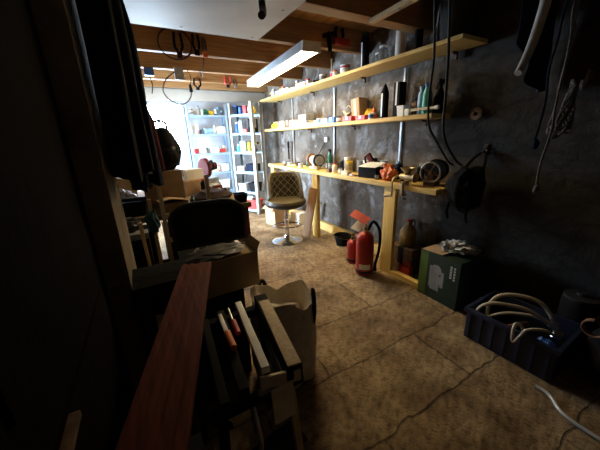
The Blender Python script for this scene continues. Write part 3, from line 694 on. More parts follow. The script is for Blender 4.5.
MB().tube([(.12, 0, .14), (.10, -.06, .135), (.04, -.118, .12), (-.04, -.118, .12), (-.10, -.06, .135), (-.12, 0, .14)], .005).build('handle', rusty, t)
t = thing('leaning_board', 'brown board leaning against the bench leg beside the stool', 'board', (2.10, 3.52, 0))
MB().bar((2.095, 3.56, .012), (2.178, 3.44, .78), .135, .022, up=(1, .4, 0)).build('plank', brown_z, t, world=True)
MB().cyl((2.155, 3.452, .70), (2.148, 3.448, .70), .006, n=8).build('nail', rusty, t, world=True)
carton('cardboard_box', 'open brown cardboard box on the floor behind the bar stool', (2.05, 4.50, 0), .28, .34, .34, cardboard, cream, .1, 'cardboard box', open_=True)
carton('carton', 'white carton on the floor under the bench behind the stool', (2.42, 4.32, 0), .22, .26, .20, paper, cream, .15)
t = thing('timber_offcut', 'pale timber offcut propped under the bench behind leaning board', 'timber', (2.44, 3.92, 0))
MB().bar((2.32, 4.02, .02), (2.545, 3.80, .44), .05, .03).build('plank', palew, t, world=True)
MB().cyl((2.50, 3.84, .375), (2.494, 3.845, .38), .006, n=8).build('nail', rusty, t, world=True)
t = thing('oil_can', 'dusty yellow plastic can hanging under the bench right of its leg', 'can', (2.485, 1.98, .302))
MB().lathe([(0, 0), (.07, 0), (.085, .02), (.085, .17), (.05, .22), (.022, .25), (.022, .28), (0, .28)], sq=.12).build('body', mat('dusty_yellow', (.36, .22, .04), (.18, .12, .04), rough=.6), t)
MB().tube([(.03, 0, .24), (.06, 0, .285), (.09, 0, .25), (.085, 0, .18)], .010).build('handle', rusty, t)
MB().cyl((0, 0, .278), (0, 0, .30), .024).build('cap', redpl, t)
carton('crate', 'dark low crate on the floor holding the yellow can', (2.485, 1.98, 0), .20, .30, .299, rusty, black, 0, 'crate')
t = thing('jerrycan', 'small red petrol can on the floor beside the bench leg', 'petrol can', (2.342, 1.86, 0))
MB().box(-.034, .034, -.07, .07, 0, .13, .015).build('body', red, t)
MB().tube([(0, -.05, .125), (0, -.04, .165), (0, .03, .165), (0, .04, .125)], .009).build('handle', red, t)
MB().cyl((0, .055, .12), (0, .07, .15), .015).build('cap', black, t)

# bar stool
t = thing('bar_stool', 'quilted leather bar stool with chrome pedestal base', 'bar stool', (1.79, 3.60, 0), -.42)
MB().lathe([(0, 0), (.225, 0), (.23, .006), (.21, .018), (.10, .04), (.045, .07), (.035, .10), (0, .10)], n=40).build('base', chrome, t)
MB().cyl((0, 0, .09), (0, 0, .40), .032).cyl((0, 0, .40), (0, 0, .53), .022).build('column', chrome, t)
MB().tube([(.03, 0, .29), (.14, -.02, .28), (.20, -.12, .28), (.13, -.22, .28), (0, -.25, .28), (-.13, -.22, .28), (-.20, -.12, .28), (-.14, -.02, .28), (-.03, 0, .29)], .011).build('footrest', chrome, t)
MB().tube([(.02, .05, .50), (.12, .02, .48), (.22, -.02, .48)], .007).build('lift_lever', chrome, t)
MB().lathe([(0, .515), (.19, .52), (.27, .555), (.295, .60), (.285, .64), (.25, .65), (.20, .63), (0, .625)], n=40, sq=-.05).build('seat', leather, t)
MB().lathe([(.272, .552), (.294, .58), (.299, .595), (.295, .607)], n=40, sq=-.05).build('seat_trim', leatherd, t)
AB = 1.95          # half-angle of the wrapping back
def backf(off):
    def f(u, v):
        a = PI / 2 + (u - .5) * 2 * AB
        e = abs(u - .5) * 2
        top = 1.00 - .30 * max(0, (e - .5) / .5) ** 1.6
        z = .61 + v * (top - .61)
        r = (.275 - .03 * v * v - .02 * v * (1 - e)) - off
        return Vector((r * math.cos(a), r * math.sin(a) * (.92 + .10 * v), z))
    return f
MB().sheet(backf(0), 36, 12, .035).build('backrest', leather, t, angle=60)
st = MB(); fb = backf(.046)
for k in range(-3, 10):
    for sgn in (1, -1):
        pts = []
        for j in range(13):
            v = j / 12; u = .5 + sgn * ((k - 3) * .135 + v * .40 - .20)
            if .14 < u < .86: pts.append(fb(u, .06 + .86 * v))
        if len(pts) > 2: st.tube(pts, .003, n=6, smooth=False)
st.build('quilt_stitching', thread, t)
fi = backf(.040)
MB().sheet(lambda u, v: fi(.16 + .68 * u, .08 + .80 * v), 24, 8, .003).build('inner_panel', leatherd, t, angle=60)
ft = backf(.017)
MB().tube([ft(k / 24, 1.0) for k in range(25)], .02).build('back_rim', leather, t)

# green printed carton
t = thing('green_carton', 'dark green printed machine carton on the floor right of bench', 'carton', (2.36, 1.385, 0), -.04)
gx, gy, gz = .165, .20, .45
MB().box(-gx, gx, -gy, gy, 0, gz, .004).build('body', green, t)
MB().box(-gx - .0015, -gx, gy - .085, gy - .004, .02, gz - .01, 0).build('side_stripe', lgreen, t)
pic = MB()
M = Matrix.Translation((-gx - .001, 0.02, 0))
def disc(y, z, r, n=18): pic.cyl((-gx - .0022, y, z), (-gx - .0002, y, z), r, n=n)
disc(.02, .30, .052); disc(.0, .21, .045); disc(.05, .24, .036)
pic.box(-gx - .002, -gx, -.02, .07, .10, .20, 0).box(-gx - .002, -gx, .055, .085, .12, .33, 0).box(-gx - .002, -gx, -.06, -.03, .15, .30, 0)
pic.build('printed_picture', grey, t)
w = MB()
for k in range(5): w.box(-gx - .002, -gx, -.130, -.112, .28 + .024 * k, .298 + .024 * k, 0).box(-gx - .002, -gx, -.162, -.146, .27 + .026 * k, .288 + .026 * k, 0)
w.build('printed_lettering', lgrey, t)
MB().bar((-.06, gy, gz + .002), (-.06, -.02, gz + .012), .20, .004).build('flap', cardboard, t)
t = thing('plastic_wrap', 'crumpled clear white plastic lying on the green carton', 'plastic bag', (2.37, 1.34, .468))
MB().blob((0, 0, .045), .075, .10, .05, 3, .7, 3.4, 4, 0.003).blob((-.05, .08, .04), .05, .05, .045, 13, .8, 3.4, 3, 0.003).build('body', mat('cloudy_plastic', (.62, .62, .62), (.40, .40, .40), rough=.25, scale=22, bump=.5), t)
MB().blob((.05, -.09, .03), .05, .06, .035, 17, .7, 3.0, 3, 0.0).build('torn_end', grey, t)

# blue crate with hoses
t = thing('plastic_crate', 'dark blue plastic crate full of hoses on the floor', 'crate', (2.16, .71, 0), .03)
cx, cy, ch = .20, .265, .25
b = MB(); w = .008
b.box(-cx, cx, -cy, cy, 0, w, 0).box(-cx, -cx + w, -cy, cy, w, ch, .002).box(cx - w, cx, -cy, cy, w, ch, .002).box(-cx + w, cx - w, -cy, -cy + w, w, ch, .002).box(-cx + w, cx - w, cy - w, cy, w, ch, .002)
b.build('body', crateblue, t)
rr = MB(); e = .016
rr.box(-cx - e, -cx - .0005, -cy - e, cy + e, ch - .03, ch, .003).box(cx + .0005, cx + e, -cy - e, cy + e, ch - .03, ch, .003).box(-cx, cx, -cy - e, -cy - .0005, ch - .03, ch, .003).box(-cx, cx, cy + .0005, cy + e, ch - .03, ch, .003)
rr.build('rim', crateblue, t)
for k in range(7):
    y = -cy + .03 + k * (2 * cy - .06) / 6
    MB().box(-cx - .010, -cx - .0005, y - .006, y + .006, 0.01, ch - .032, .002).build('rib', crateblue, t)
def hose(lab, pts, r, m, fit=None, name='hose', cat='hose'):
    p0 = Vector(pts[0]); t = thing(name, lab, cat, p0)
    MB().tube(pts, r, n=10).build('tube', m, t, world=True)
    if fit:
        d = (Vector(pts[-1]) - Vector(pts[-2])).normalized()
        MB().cyl(Vector(pts[-1]) - d * .02, Vector(pts[-1]) + d * .03, r * 1.35).build('end_fitting', fit, t, world=True)
    return t
hose('pale hose arching highest out of the blue crate', [(2.10, .90, .10), (2.11, .90, .26), (2.17, .86, .335), (2.24, .76, .355), (2.29, .66, .33), (2.30, .58, .24)], .014, hosew, steel)
hose('pale hose arching nearest the corner of the blue crate', [(2.00, .93, .08), (2.00, .925, .23), (2.04, .87, .305), (2.10, .78, .32), (2.16, .68, .31), (2.22, .56, .24)], .014, hosew, steel)
hose('pale hose lying level across the middle of the blue crate', [(2.06, .92, .13), (2.12, .82, .22), (2.17, .72, .255), (2.23, .62, .25), (2.28, .54, .18)], .012, hosew, brass)
hose('pale looped hose hanging over the front rim of blue crate', [(2.02, .58, .12), (1.99, .64, .27), (1.955, .665, .295), (1.922, .66, .25), (1.915, .645, .19), (1.922, .62, .24), (1.955, .60, .29), (2.02, .54, .30), (2.08, .50, .26)], .010, hosew, steel)
hose('dark brown hose across the blue crate under the pale ones', [(2.07, .78, .15), (2.12, .72, .185), (2.165, .705, .19), (2.205, .69, .185), (2.225, .68, .15)], .012, orangerope, black)
t = thing('rag', 'blue rag stuffed among the hoses in the crate', 'rag', (2.14, .60, .02))
MB().blob((0, -.04, .06), .12, .09, .05, 31, .4, 2.5, 4, 0.0).build('cloth', crateblue, t)
MB().blob((-.02, -.06, .12), .05, .05, .04, 33, .5, 2.5, 3).build('fold', blue, t)
# things on the floor at the right edge
t = thing('rubbish_sack', 'bulging black sack on the floor beyond the blue crate', 'sack', (2.30, .16, 0))
MB().blob((0, 0, .21), .22, .22, .25, 41, .22, 2.0, 4, 0.0).build('body', black, t)
MB().lathe([(.0, .43), (.04, .45), (.03, .49), (.07, .54), (.03, .53), (0, .53)], n=11).build('neck', black, t)
t = thing('plastic_drum', 'black plastic drum against the wall behind the blue crate', 'drum', (2.485, .52, 0))
MB().lathe([(0, 0), (.095, 0), (.10, .01), (.10, .14), (.104, .15), (.10, .16), (.10, .36), (.092, .38), (0, .38)]).build('body', black, t); MB().lathe([(0, .38), (.096, .38), (.096, .40), (.03, .405), (.03, .425), (0, .425)]).build('lid', rubber, t)
t = thing('wire_coil', 'copper brown coil of wire on the black sack', 'coil of wire', (2.17, .37, .36), 0, None)
q = MB()
for j in range(3):
    q.tube([(.0 + .012 * j, .05 * math.cos(a), .05 * math.sin(a)) for a in [2 * PI * k / 12 for k in range(12)]], .006, closed=True)
q.build('coil', orangerope, t); MB().box(-.01, .035, -.006, .006, .045, .075, .002).build('tie', black, t)
t = thing('tool_box', 'dark tool chest against the wall beyond the black sack', 'tool box', (2.47, -.20, 0))
MB().box(-.1, .1, -.12, .12, 0, .30, .01).build('body', black, t); MB().tube([(0, -.07, .295), (0, -.06, .34), (0, .06, .34), (0, .07, .295)], .008).build('handle', steel, t)
hose('thin grey hose trailing over the floor in front of black sack', [(1.86, .47, .012), (1.86, .42, .013), (1.84, .38, .013), (1.79, .33, .013), (1.765, .27, .013), (1.76, .18, .013), (1.765, .05, .013), (1.80, -.15, .013)], .011, lgrey, rubber)

# right wall near the camera, hung from the joist
t = thing('curved_pipe', 'pale curved plastic pipe hanging from the ceiling at upper right', 'pipe', (2.06, .90, 2.61))
MB().tube([(2.10, .915, 2.619), (2.095, .91, 2.35), (2.075, .90, 2.16), (2.03, .90, 1.99), (1.985, .90, 1.89), (1.94, .90, 1.82), (1.918, .90, 1.797)], .030, n=14, taper=.6).build('pipe', mat('pale_pipe', (.48, .46, .44), (.40, .38, .36), rough=.5), t, world=True)
MB().cyl((2.10, .915, 2.58), (2.10, .915, 2.619), .03).build('collar', grey, t, world=True)
def hang_rope(lab, x, y, z1, seed, m, z0=2.619, cat='rope'):
    r2 = random.Random(seed); t = thing('hanging_rope', lab, cat, (x, y, z0))
    pts = [(x + r2.uniform(-.012, .012) + .10 * (1 - i / 9) * 0, y + r2.uniform(-.012, .012), z0 - .001 - (z0 - z1) * i / 9) for i in range(10)]
    MB().tube(pts, .007).build('cord', m, t, world=True)
    MB().blob((x, y, z1 - .01), .018, .018, .03, seed, .3).build('knot', m, t, world=True)
    MB().tube([(x, y, z0), (x + .02, y, z0 - .02), (x, y, z0 - .05), (x - .02, y, z0 - .03)], .004).build('hook', rusty, t, world=True)
hang_rope('long twisted grey rope hanging at the right edge, reaching lowest', 2.19, .80, 1.14, 3, rope)
hang_rope('shorter grey rope hanging just right of the longest one', 2.25, .82, 1.50, 5, rope)
hang_rope('dark knotted rope hanging left of the longest grey rope', 2.15, .84, 1.42, 8, navycloth)
t = thing('hanging_rope', 'bundle of knotted dark rope hung around the long grey rope', 'rope', (2.21, .75, 1.62))
q = MB()
for j in range(5):
    a0 = j * 1.3
    q.tube([(2.21 + .045 * math.cos(a + a0), .745 + .025 * math.sin(a * 2 + a0), 1.60 + .10 * math.sin(a) * (1 + .15 * j)) for a in [2 * PI * k / 10 for k in range(10)]], .006, closed=True)
q.build('loops', rope, t, world=True); MB().blob((2.21, .745, 1.68), .02, .02, .02, 3).build('knot', rope, t, world=True)
t = thing('hanging_hook', 'curved iron hook on the wall at the far right edge', 'hook', (2.59, .80, 1.80))
MB().tube([(2.595, .80, 1.84), (2.56, .80, 1.83), (2.545, .80, 1.77), (2.525, .80, 1.73), (2.50, .80, 1.75), (2.50, .80, 1.78)], .010).build('hook', steel, t, world=True)
MB().box(2.588, 2.60, .78, .82, 1.79, 1.88, .003).build('plate', rusty, t, world=True)
t = thing('tarpaulin', 'dark blue folded cloth hanging from the ceiling at upper right', 'cloth', (2.30, .98, 2.61))
def f(u, v): return Vector((2.13 + .44 * u + .012 * math.sin(9 * v), 1.02 + .025 * math.sin(14 * u + 2 * v), 2.618 - (.86 + .12 * math.sin(3.1 * u)) * v * (.72 + .28 * u)))
MB().sheet(f, 30, 14, .006).build('cloth', navycloth, t, world=True)
MB().cyl((2.16, 1.01, 2.58), (2.16, 1.01, 2.62), .01).cyl((2.5, 1.02, 2.58), (2.5, 1.02, 2.62), .01).build('peg', palew, t, world=True)

# ------------------------------------------------------------------ steel racks at the far end
def rack(lab, loc, rz, W, D, H, levels, pm, sm, fl=.04):
    t = thing('shelving_rack', lab, 'shelving rack', loc, rz)
    for x, sx in ((0, 1), (W, -1)):
        for y, sy in ((0, 1), (D, -1)):
            MB().box(min(x, x + sx * fl), max(x, x + sx * fl), min(y, y + sy * .003), max(y, y + sy * .003), 0, H, .0008).box(min(x, x + sx * .003), max(x, x + sx * .003), min(y, y + sy * fl), max(y, y + sy * fl), 0, H, .0008).build('post', pm, t)
    for z in levels:
        MB().box(.004, W - .004, .004, D - .004, z - .006, z, .001).box(.004, W - .004, .004, .010, z - .04, z - .006, .001).box(.004, W - .004, D - .010, D - .004, z - .04, z - .006, .001).build('shelf', sm, t)
    return t
R1 = (.955, 5.80, 0)
L1 = [1.95, 1.61, 1.25, .88, .50, .12]
rack('blue grey steel shelving rack standing against the white back wall', R1, 0, .75, .30, 2.13, L1, rackm, rackm)
RZ2 = math.atan2(-.52, .30)
L2 = [1.95, 1.61, 1.25, .86, .45, .08]
rack('steel shelving rack set diagonally in the far right corner', (1.72, 5.82, 0), RZ2, .60, .30, 2.16, L2, rackd, rackm, .06)
def on1(x, y, k): return (R1[0] + x, R1[1] + y, L1[k] + .001)
def on2(x, y, k): return (1.72 + x * math.cos(RZ2) - y * math.sin(RZ2), 5.82 + x * math.sin(RZ2) + y * math.cos(RZ2), L2[k] + .001)
lv = ['top shelf', 'second shelf', 'third shelf', 'fourth shelf', 'fifth shelf', 'bottom shelf']
BR, DR = 'of the back rack', 'of the corner rack'
# top shelf of the back rack
crumple('plastic_bag', f'white plastic bag at the left end of the {lv[0]} {BR}', 'bag', on1(.10, .14, 0), .08, .08, .065, white, 51)
bottle('bottle', f'tall white bottle left of centre on the {lv[0]} {BR}', 'bottle', on1(.23, .14, 0), .04, .17, white, lblue, .5)
crumple('plastic_bag', f'teal crumpled bag in the middle of the {lv[0]} {BR}', 'bag', on1(.36, .15, 0), .06, .07, .06, teal, 52)
carton('carton', f'small yellow carton on the {lv[0]} {BR}', on1(.47, .12, 0), .08, .10, .08, yellow, paper)
crumple('plastic_bag', f'pale blue bulging bag at the right end of the {lv[0]} {BR}', 'bag', on1(.62, .15, 0), .08, .09, .075, lblue, 53)
# second
carton('carton', f'tall white carton at the left end of the {lv[1]} {BR}', on1(.12, .14, 1), .14, .18, .19, paper, cream)
bottle('bottle', f'short grey bottle beside the tall white carton on the {lv[1]} {BR}', 'bottle', on1(.24, .12, 1), .03, .08, grey, black, .6)
carton('carton', f'pale blue flat carton in the middle of the {lv[1]} {BR}', on1(.38, .14, 1), .18, .18, .10, lblue, paper)
carton('carton', f'wide white carton at the right end of the {lv[1]} {BR}', on1(.60, .14, 1), .20, .20, .13, white, lblue)
# third
tub('tub', f'small red tub at the left end of the {lv[2]} {BR}', on1(.10, .12, 2), .09, .10, .09, redpl, white)
tub('tub', f'white tub next to the small red tub on the {lv[2]} {BR}', on1(.21, .13, 2), .11, .12, .07, white)
jar('glass_jar', f'grey lidded jar on the {lv[2]} {BR}', on1(.31, .12, 2), .035, .10, grey, black)
carton('carton', f'white carton right of the grey lidded jar on the {lv[2]} {BR}', on1(.43, .14, 2), .14, .16, .10, white, paper)
carton('carton', f'bright red carton near the right end of the {lv[2]} {BR}', on1(.59, .11, 2), .14, .12, .07, redpl, white)
tub('tub', f'lidded white tub at the right end of the {lv[2]} {BR}', on1(.685, .18, 2), .08, .10, .13, white, lblue)
# fourth
tub('tub', f'pale blue tub at the left end of the {lv[3]} {BR}', on1(.14, .14, 3), .16, .18, .12, lblue)
carton('carton', f'cream carton in the middle of the {lv[3]} {BR}', on1(.36, .14, 3), .18, .18, .12, cream, paper)
carton('carton', f'white carton at the right end of the {lv[3]} {BR}', on1(.60, .14, 3), .18, .18, .14, white, grey)
# lower ones
tub('storage_bin', f'grey storage bin at the left of the {lv[4]} {BR}', on1(.22, .15, 4), .30, .22, .18, grey)
tub('storage_bin', f'white storage bin at the right of the {lv[4]} {BR}', on1(.56, .15, 4), .28, .22, .20, white)
carton('cardboard_box', f'brown cardboard box on the {lv[5]} {BR}', on1(.38, .15, 5), .40, .24, .22, cardboard, cream)
for x, k, sz, m, lab in ((.29, 0, .09, cream, 'cream can left of the teal bag'), (.545, 0, .13, blue, 'blue can right of the yellow carton'), (.16, 1, .06, redpl, 'low red can by the tall carton'), (.49, 1, .17, grey, 'tall grey can between the two wide cartons'), (.26, 2, .15, paper, 'tall white can between tubs'), (.515, 2, .12, lblue, 'pale blue can left of the red carton'), (.25, 3, .10, blue, 'blue can beside the pale blue tub'), (.48, 3, .13, redpl, 'red can beside the cream carton')):
    p3 = on1(x, .045, k)
    tin('tin', lab + ' on the ' + lv[k] + ' ' + BR, (p3[0], p3[1], p3[2]), .020, sz, m, paper)
# corner rack
tub('tub', f'dark blue tub at the left end of the {lv[0]} {DR}', on2(.12, .14, 0), .12, .14, .15, navycloth, blue, RZ2)
spray_can('spray_can', f'dark blue can in the middle of the {lv[0]} {DR}', on2(.23, .12, 0), .04, .16, blue, navycloth)
tub('tub', f'red tub on the {lv[0]} {DR}', on2(.36, .13, 0), .10, .12, .15, red, None, RZ2)
bottle('bottle', f'white bottle beside the red tub on the {lv[0]} {DR}', 'bottle', on2(.45, .12, 0), .027, .15, white, cream, .5)
crumple('plastic_bag', f'yellow green bag at the near end of the {lv[0]} {DR}', 'bag', on2(.545, .13, 0), .035, .06, .065, yellow, 61)
bottle('bottle', f'bright blue bottle at the left of the {lv[1]} {DR}', 'bottle', on2(.12, .10, 1), .035, .20, blue, white, .5)
carton('carton', f'pale blue upright carton on the {lv[1]} {DR}', on2(.24, .12, 1), .10, .12, .22, lblue, paper, RZ2)
carton('carton', f'pink red low carton on the {lv[1]} {DR}', on2(.36, .09, 1), .10, .10, .07, redpl, white, RZ2)
carton('box', f'tall dark box at the near end of the {lv[1]} {DR}', on2(.49, .15, 1), .12, .16, .25, black, grey, RZ2)
spray_can('spray_can', f'pale green can at the left of the {lv[2]} {DR}', on2(.10, .12, 2), .04, .14, teal, white)
carton('carton', f'pale blue square carton in the middle of the {lv[2]} {DR}', on2(.26, .14, 2), .14, .16, .20, lblue, white, RZ2)
bottle('bottle', f'yellow bottle with dark cap on the {lv[2]} {DR}', 'bottle', on2(.405, .10, 2), .042, .20, yellow, rusty, .5)
t = thing('cordless_drill', f'yellow and black cordless drill at near end of the {lv[2]} {DR}', 'drill', on2(.53, .12, 2), RZ2)
MB().box(-.04, .03, -.03, .03, 0, .05, .006).build('battery', black, t)
MB().bar((0, 0, .05), (-.005, 0, .13), .035, .04).build('grip', black, t)
MB().box(-.07, .05, -.03, .03, .13, .19, .015).build('body', yellow, t)
MB().cyl((.05, 0, .16), (.10, 0, .16), .022, .012).build('chuck', black, t)
carton('carton', f'white flat carton at the left of the {lv[3]} {DR}', on2(.15, .14, 3), .18, .18, .10, white, paper, RZ2)
carton('case', f'dark tool case on the {lv[3]} {DR}', on2(.42, .14, 3), .22, .20, .15, navycloth, black, RZ2)
tub('storage_bin', f'white storage bin on the {lv[4]} {DR}', on2(.16, .14, 4), .22, .22, .16, white, None, RZ2)
tub('storage_bin', f'dark storage bin on the {lv[4]} {DR}', on2(.44, .14, 4), .22, .22, .18, black, None, RZ2)
tub('storage_bin', f'long red storage bin on the {lv[5]} {DR}', on2(.30, .14, 5), .48, .24, .20, redpl, None, RZ2)
t = thing('paint_tray', 'white tray lying on top of the long red storage bin', 'tray', (on2(.28, .13, 5)[0], on2(.28, .13, 5)[1], L2[5] + .203), RZ2)
MB().box(-.12, .12, -.09, .09, 0, .01, .003).box(-.12, -.11, -.09, .09, .0101, .03, .002).box(.11, .12, -.09, .09, .0101, .03, .002).build('tray', white, t); MB().cyl((-.05, 0, .03), (.06, .02, .03), .02).build('roller', paper, t)
for k, (y, h, m, lab) in enumerate([(4.93, .30, black, 'black hand brush hung on the wall nearest the steel racks'), (4.80, .34, rusty, 'long dark tool hung on the wall right of the black hand brush')]):
    t = thing('hanging_tool', lab, 'tool', (2.56, y - .02, 1.42))
    MB().box(2.545, 2.572, y - .045, y + .005, 1.30, 1.42, .012).build('head', m, t, world=True)
    MB().bar((2.558, y - .02, 1.30), (2.558, y - .02, 1.42 - h - .02), .022, .022).build('handle', m, t, world=True)
    MB().tube([(2.558, y - .02, 1.42), (2.575, y - .02, 1.45), (2.598, y - .02, 1.45)], .004).build('nail', rusty, t, world=True)

# ------------------------------------------------------------------ ceiling lamp and things hung from joists
emis = bpy.data.materials.new('fluorescent_diffuser'); emis.use_nodes = True
nt = emis.node_tree; nt.nodes.remove(nt.nodes['Principled BSDF'])
em = nd(nt, 'ShaderNodeEmission'); em.inputs['Color'].default_value = (1.0, .76, .41, 1); em.inputs['Strength'].default_value = 60
nt.links.new(em.outputs[0], nt.nodes['Material Output'].inputs['Surface'])
t = thing('fluorescent_light', 'long lit fluorescent batten hung under the ceiling joists', 'light', (1.742, 3.61, 2.30), -math.atan2(.165, 1.96))
LL = .99
MB().box(-.10, .10, -LL, LL, .024, .07, .004).bar((-.094, -LL, .012), (-.094, LL, .012), .012, .05).bar((.094, -LL, .012), (.094, LL, .012), .012, .05).build('housing', lgrey, t)
for q in (-1, 1): MB().box(-.10, .10, min(q * LL, q * (LL + .02)), max(q * LL, q * (LL + .02)), -.022, .07, .004).build('end_cap', white, t)
MB().box(-.078, .078, -LL + .005, LL - .005, -.018, .022, .006).build('tube_diffuser', emis, t)
for y in (-.74, .03): MB().cyl((0, y, .068), (0, y, .0995), .008).build('hanger', steel, t)

t = thing('ceiling_panel', 'large pale board fixed under the joists near the camera', 'board', (.4, 2.0, 2.36))
MB().box(-.47, 1.17, 1.10, 2.78, 2.362, 2.378, .002, None).build('board', whitewall, t, world=True)
sc = MB()
for px, py in ((1.10, 2.1), (1.10, 2.72), (.5, 2.72), (.0, 2.72)): sc.cyl((px, py, 2.357), (px, py, 2.3625), .011, n=10)
sc.build('screw', steel, t, world=True)
t = thing('hanging_strap', 'short black strap end hanging below the pale ceiling board', 'strap', (.90, 1.95, 2.36))
MB().tube([(.905, 2.03, 2.3615), (.90, 2.01, 2.31), (.86, 1.92, 2.25), (.81, 1.83, 2.205)], .024, n=8).build('strap', rubber, t, world=True)
MB().box(.885, .925, 2.01, 2.05, 2.355, 2.3618, .001).build('staple', steel, t, world=True)

# cable coil and clamps on the joist face at y = 2.60
JY = 3.598
t = thing('cable_coil', 'coil of thin dark cable hung on a nail on the second joist', 'cable', (.58, JY - .03, 2.56))
q = MB()
for j in range(2):
    q.tube([(.575 + .165 * math.cos(a), JY - .014 - .012 * j, 2.475 + (.14 + .01 * j) * math.sin(a)) for a in [2 * PI * k / 14 for k in range(14)]], .0055, closed=True)
q.build('coil', mat('dark_maroon_cable', (.05, .018, .018), rough=.6), t, world=True); MB().cyl((.575, JY - .05, 2.606), (.575, JY + .003, 2.606), .004).build('nail', steel, t, world=True)
def clampy(name, lab, cat, x, y, z, h, m1, m2, spread=.02):
    t = thing(name, lab, cat, (x, y, z))
    MB().tube([(x - spread, y, z), (x - spread * 1.3, y, z - h * .5), (x - spread * .5, y, z - h * .7)], .014, n=8).tube([(x + spread, y, z), (x + spread * 1.3, y, z - h * .5), (x + spread * .5, y, z - h * .7)], .014, n=8).build('handle', m1, t, world=True)
    MB().box(x - .026, x + .026, y - .012, y + .012, z - h, z - h * .66, .006).build('grip_head', m2, t, world=True)
    MB().cyl((x, y - .02, z - h * .68), (x, y + .02, z - h * .68), .009).build('pivot', steel, t, world=True)
    MB().tube([(x - spread, y, z - .01), (x, y, z + .025), (x + spread, y, z - .01)], .003).build('hanging_loop', rusty, t, world=True)
    MB().cyl((x, y - .02, z + .022), (x, y + .06, z + .022), .003, n=8).build('nail', steel, t, world=True)
    return t
clampy('clamp', 'black spring clamp hung inside the coil of dark cable', 'clamp', .60, JY - .055, 2.57, .24, black, redcloth, .03)
clampy('clamp', 'black clamp hung to the right of the dark cable coil', 'clamp', .785, JY - .04, 2.58, .20, black, black, .025)
clampy('clamp', 'orange tipped clamp hung on the joist, right of two black clamps', 'clamp', .87, JY - .04, 2.55, .18, rusty, orange, .012)
clampy('pliers', 'black handled pliers hung on a far joist, left of the red pliers', 'pliers', 1.07, 5.115, 2.44, .17, black, black, .04)
clampy('pliers', 'red and black pliers hung on a far joist before the steel racks', 'pliers', 1.57, 5.115, 2.50, .17, redpl, black, .04)
clampy('pliers', 'rusty pliers hung on the far joist beside the red pliers', 'pliers', 1.70, 5.115, 2.46, .13, rusty, steel, .02)
t = thing('adaptor', 'grey mains adaptor with a drooping cable loop under a joist', 'adaptor', (.70, 4.37, 2.33))
MB().box(.64, .75, 4.345, 4.398, 2.27, 2.42, .01).build('body', grey, t, world=True)
MB().tube([(.64, 4.36, 2.36), (.52, 4.36, 2.26), (.47, 4.36, 2.12), (.55, 4.36, 2.01), (.70, 4.36, 1.975), (.80, 4.36, 2.06), (.82, 4.36, 2.15)], .007).build('cord', rubber, t, world=True)
MB().cyl((.82, 4.36, 2.13), (.815, 4.365, 2.22), .024, .016).build('plug', black, t, world=True)
MB().tube([(.815, 4.365, 2.21), (.84, 4.37, 2.30), (.80, 4.38, 2.41)], .005).build('thin_cord', rubber, t, world=True)
t = thing('hanging_cable', 'long thin cable sagging between the joists by the adaptor', 'cable', (.95, 4.0, 2.39))
MB().tube([(.87, 3.64, 2.399), (.88, 3.8, 2.28), (.93, 4.1, 2.27), (.98, 4.42, 2.399)], .005).build('cord', rubber, t, world=True); MB().cyl((.98, 4.43, 2.385), (.98, 4.43, 2.40), .008).build('clip', steel, t, world=True)
t = thing('junction_box', 'small blue box fixed under the joist above the bright window', 'box', (.33, 4.42, 2.35))
MB().box(.29, .40, 4.40, 4.47, 2.31, 2.399, .006).build('body', blue, t, world=True); MB().tube([(.34, 4.43, 2.31), (.36, 4.43, 2.20), (.34, 4.45, 2.10)], .006).build('cord', black, t, world=True)
t = thing('hand_clamp', 'black and red clamp hung from the joist right of the lamp', 'clamp', (2.15, 2.80, 2.60))
MB().tube([(2.10, 2.815, 2.60), (2.09, 2.81, 2.53), (2.11, 2.80, 2.46)], .016).tube([(2.18, 2.815, 2.60), (2.19, 2.81, 2.53), (2.16, 2.80, 2.46)], .016).build('arm', black, t, world=True)
MB().box(2.06, 2.26, 2.775, 2.815, 2.43, 2.50, .014).build('body', red, t, world=True)
MB().bar((1.99, 2.80, 2.54), (2.01, 2.80, 2.36), .03, .035).bar((1.93, 2.80, 2.50), (2.06, 2.80, 2.53), .06, .035).build('handle', black, t, world=True)
MB().cyl((2.14, 2.78, 2.60), (2.14, 2.835, 2.60), .006).bar((2.09, 2.815, 2.60), (2.19, 2.815, 2.60), .012, .012).build('nail', steel, t, world=True)

# ------------------------------------------------------------------ left side
t = thing('workbench', 'cluttered dark workbench along the left wall under hanging bags', 'workbench', (.2, 3.6, 0))
MB().box(-.47, .98, 2.78, 4.42, .81, .86, .006).build('worktop', darkcard, t, world=True)
for x in (-.42, .92):
    for y in (2.83, 4.34): MB().box(x - .03, x + .03, y - .03, y + .03, 0, .809, .004).build('leg', redwood, t, world=True)
MB().box(-.39, .89, 2.845, 2.865, .30, .40, .003).box(.92, .935, 2.865, 4.305, .30, .40, .003).build('rail', redwood, t, world=True)
LB = .861
carton('crate', 'dark crate added on the floor under the left bench behind the broom', (-.16, 3.02, 0), .44, .30, .70, blackcloth, black, 0, 'crate')  # added to darken the floor seen under the bench
carton('crate', 'dark crate added on the floor under the left bench behind the chair', (.34, 3.02, 0), .44, .30, .70, blackcloth, black, 0, 'crate')  # second added filler, keeps the space below the worktop black
t = thing('round_lid', 'large round dark pan with domed lid on the left bench', 'pan', (.66, 3.10, LB + .0))
MB().lathe([(0, 0), (.17, 0), (.20, .05), (.205, .05), (.205, .06), (0, .06)], n=32).build('pan', rusty, t)
MB().lathe([(.207, .061), (.212, .07), (.14, .105), (.125, .118), (0, .12)], n=32).build('lid', mat('dark_lid', (.035, .022, .022), rough=.85, spec=.1), t)
t = thing('mitre_saw', 'red and black mitre saw on the far end of the left bench', 'saw', (.84, 4.05, LB), .35)
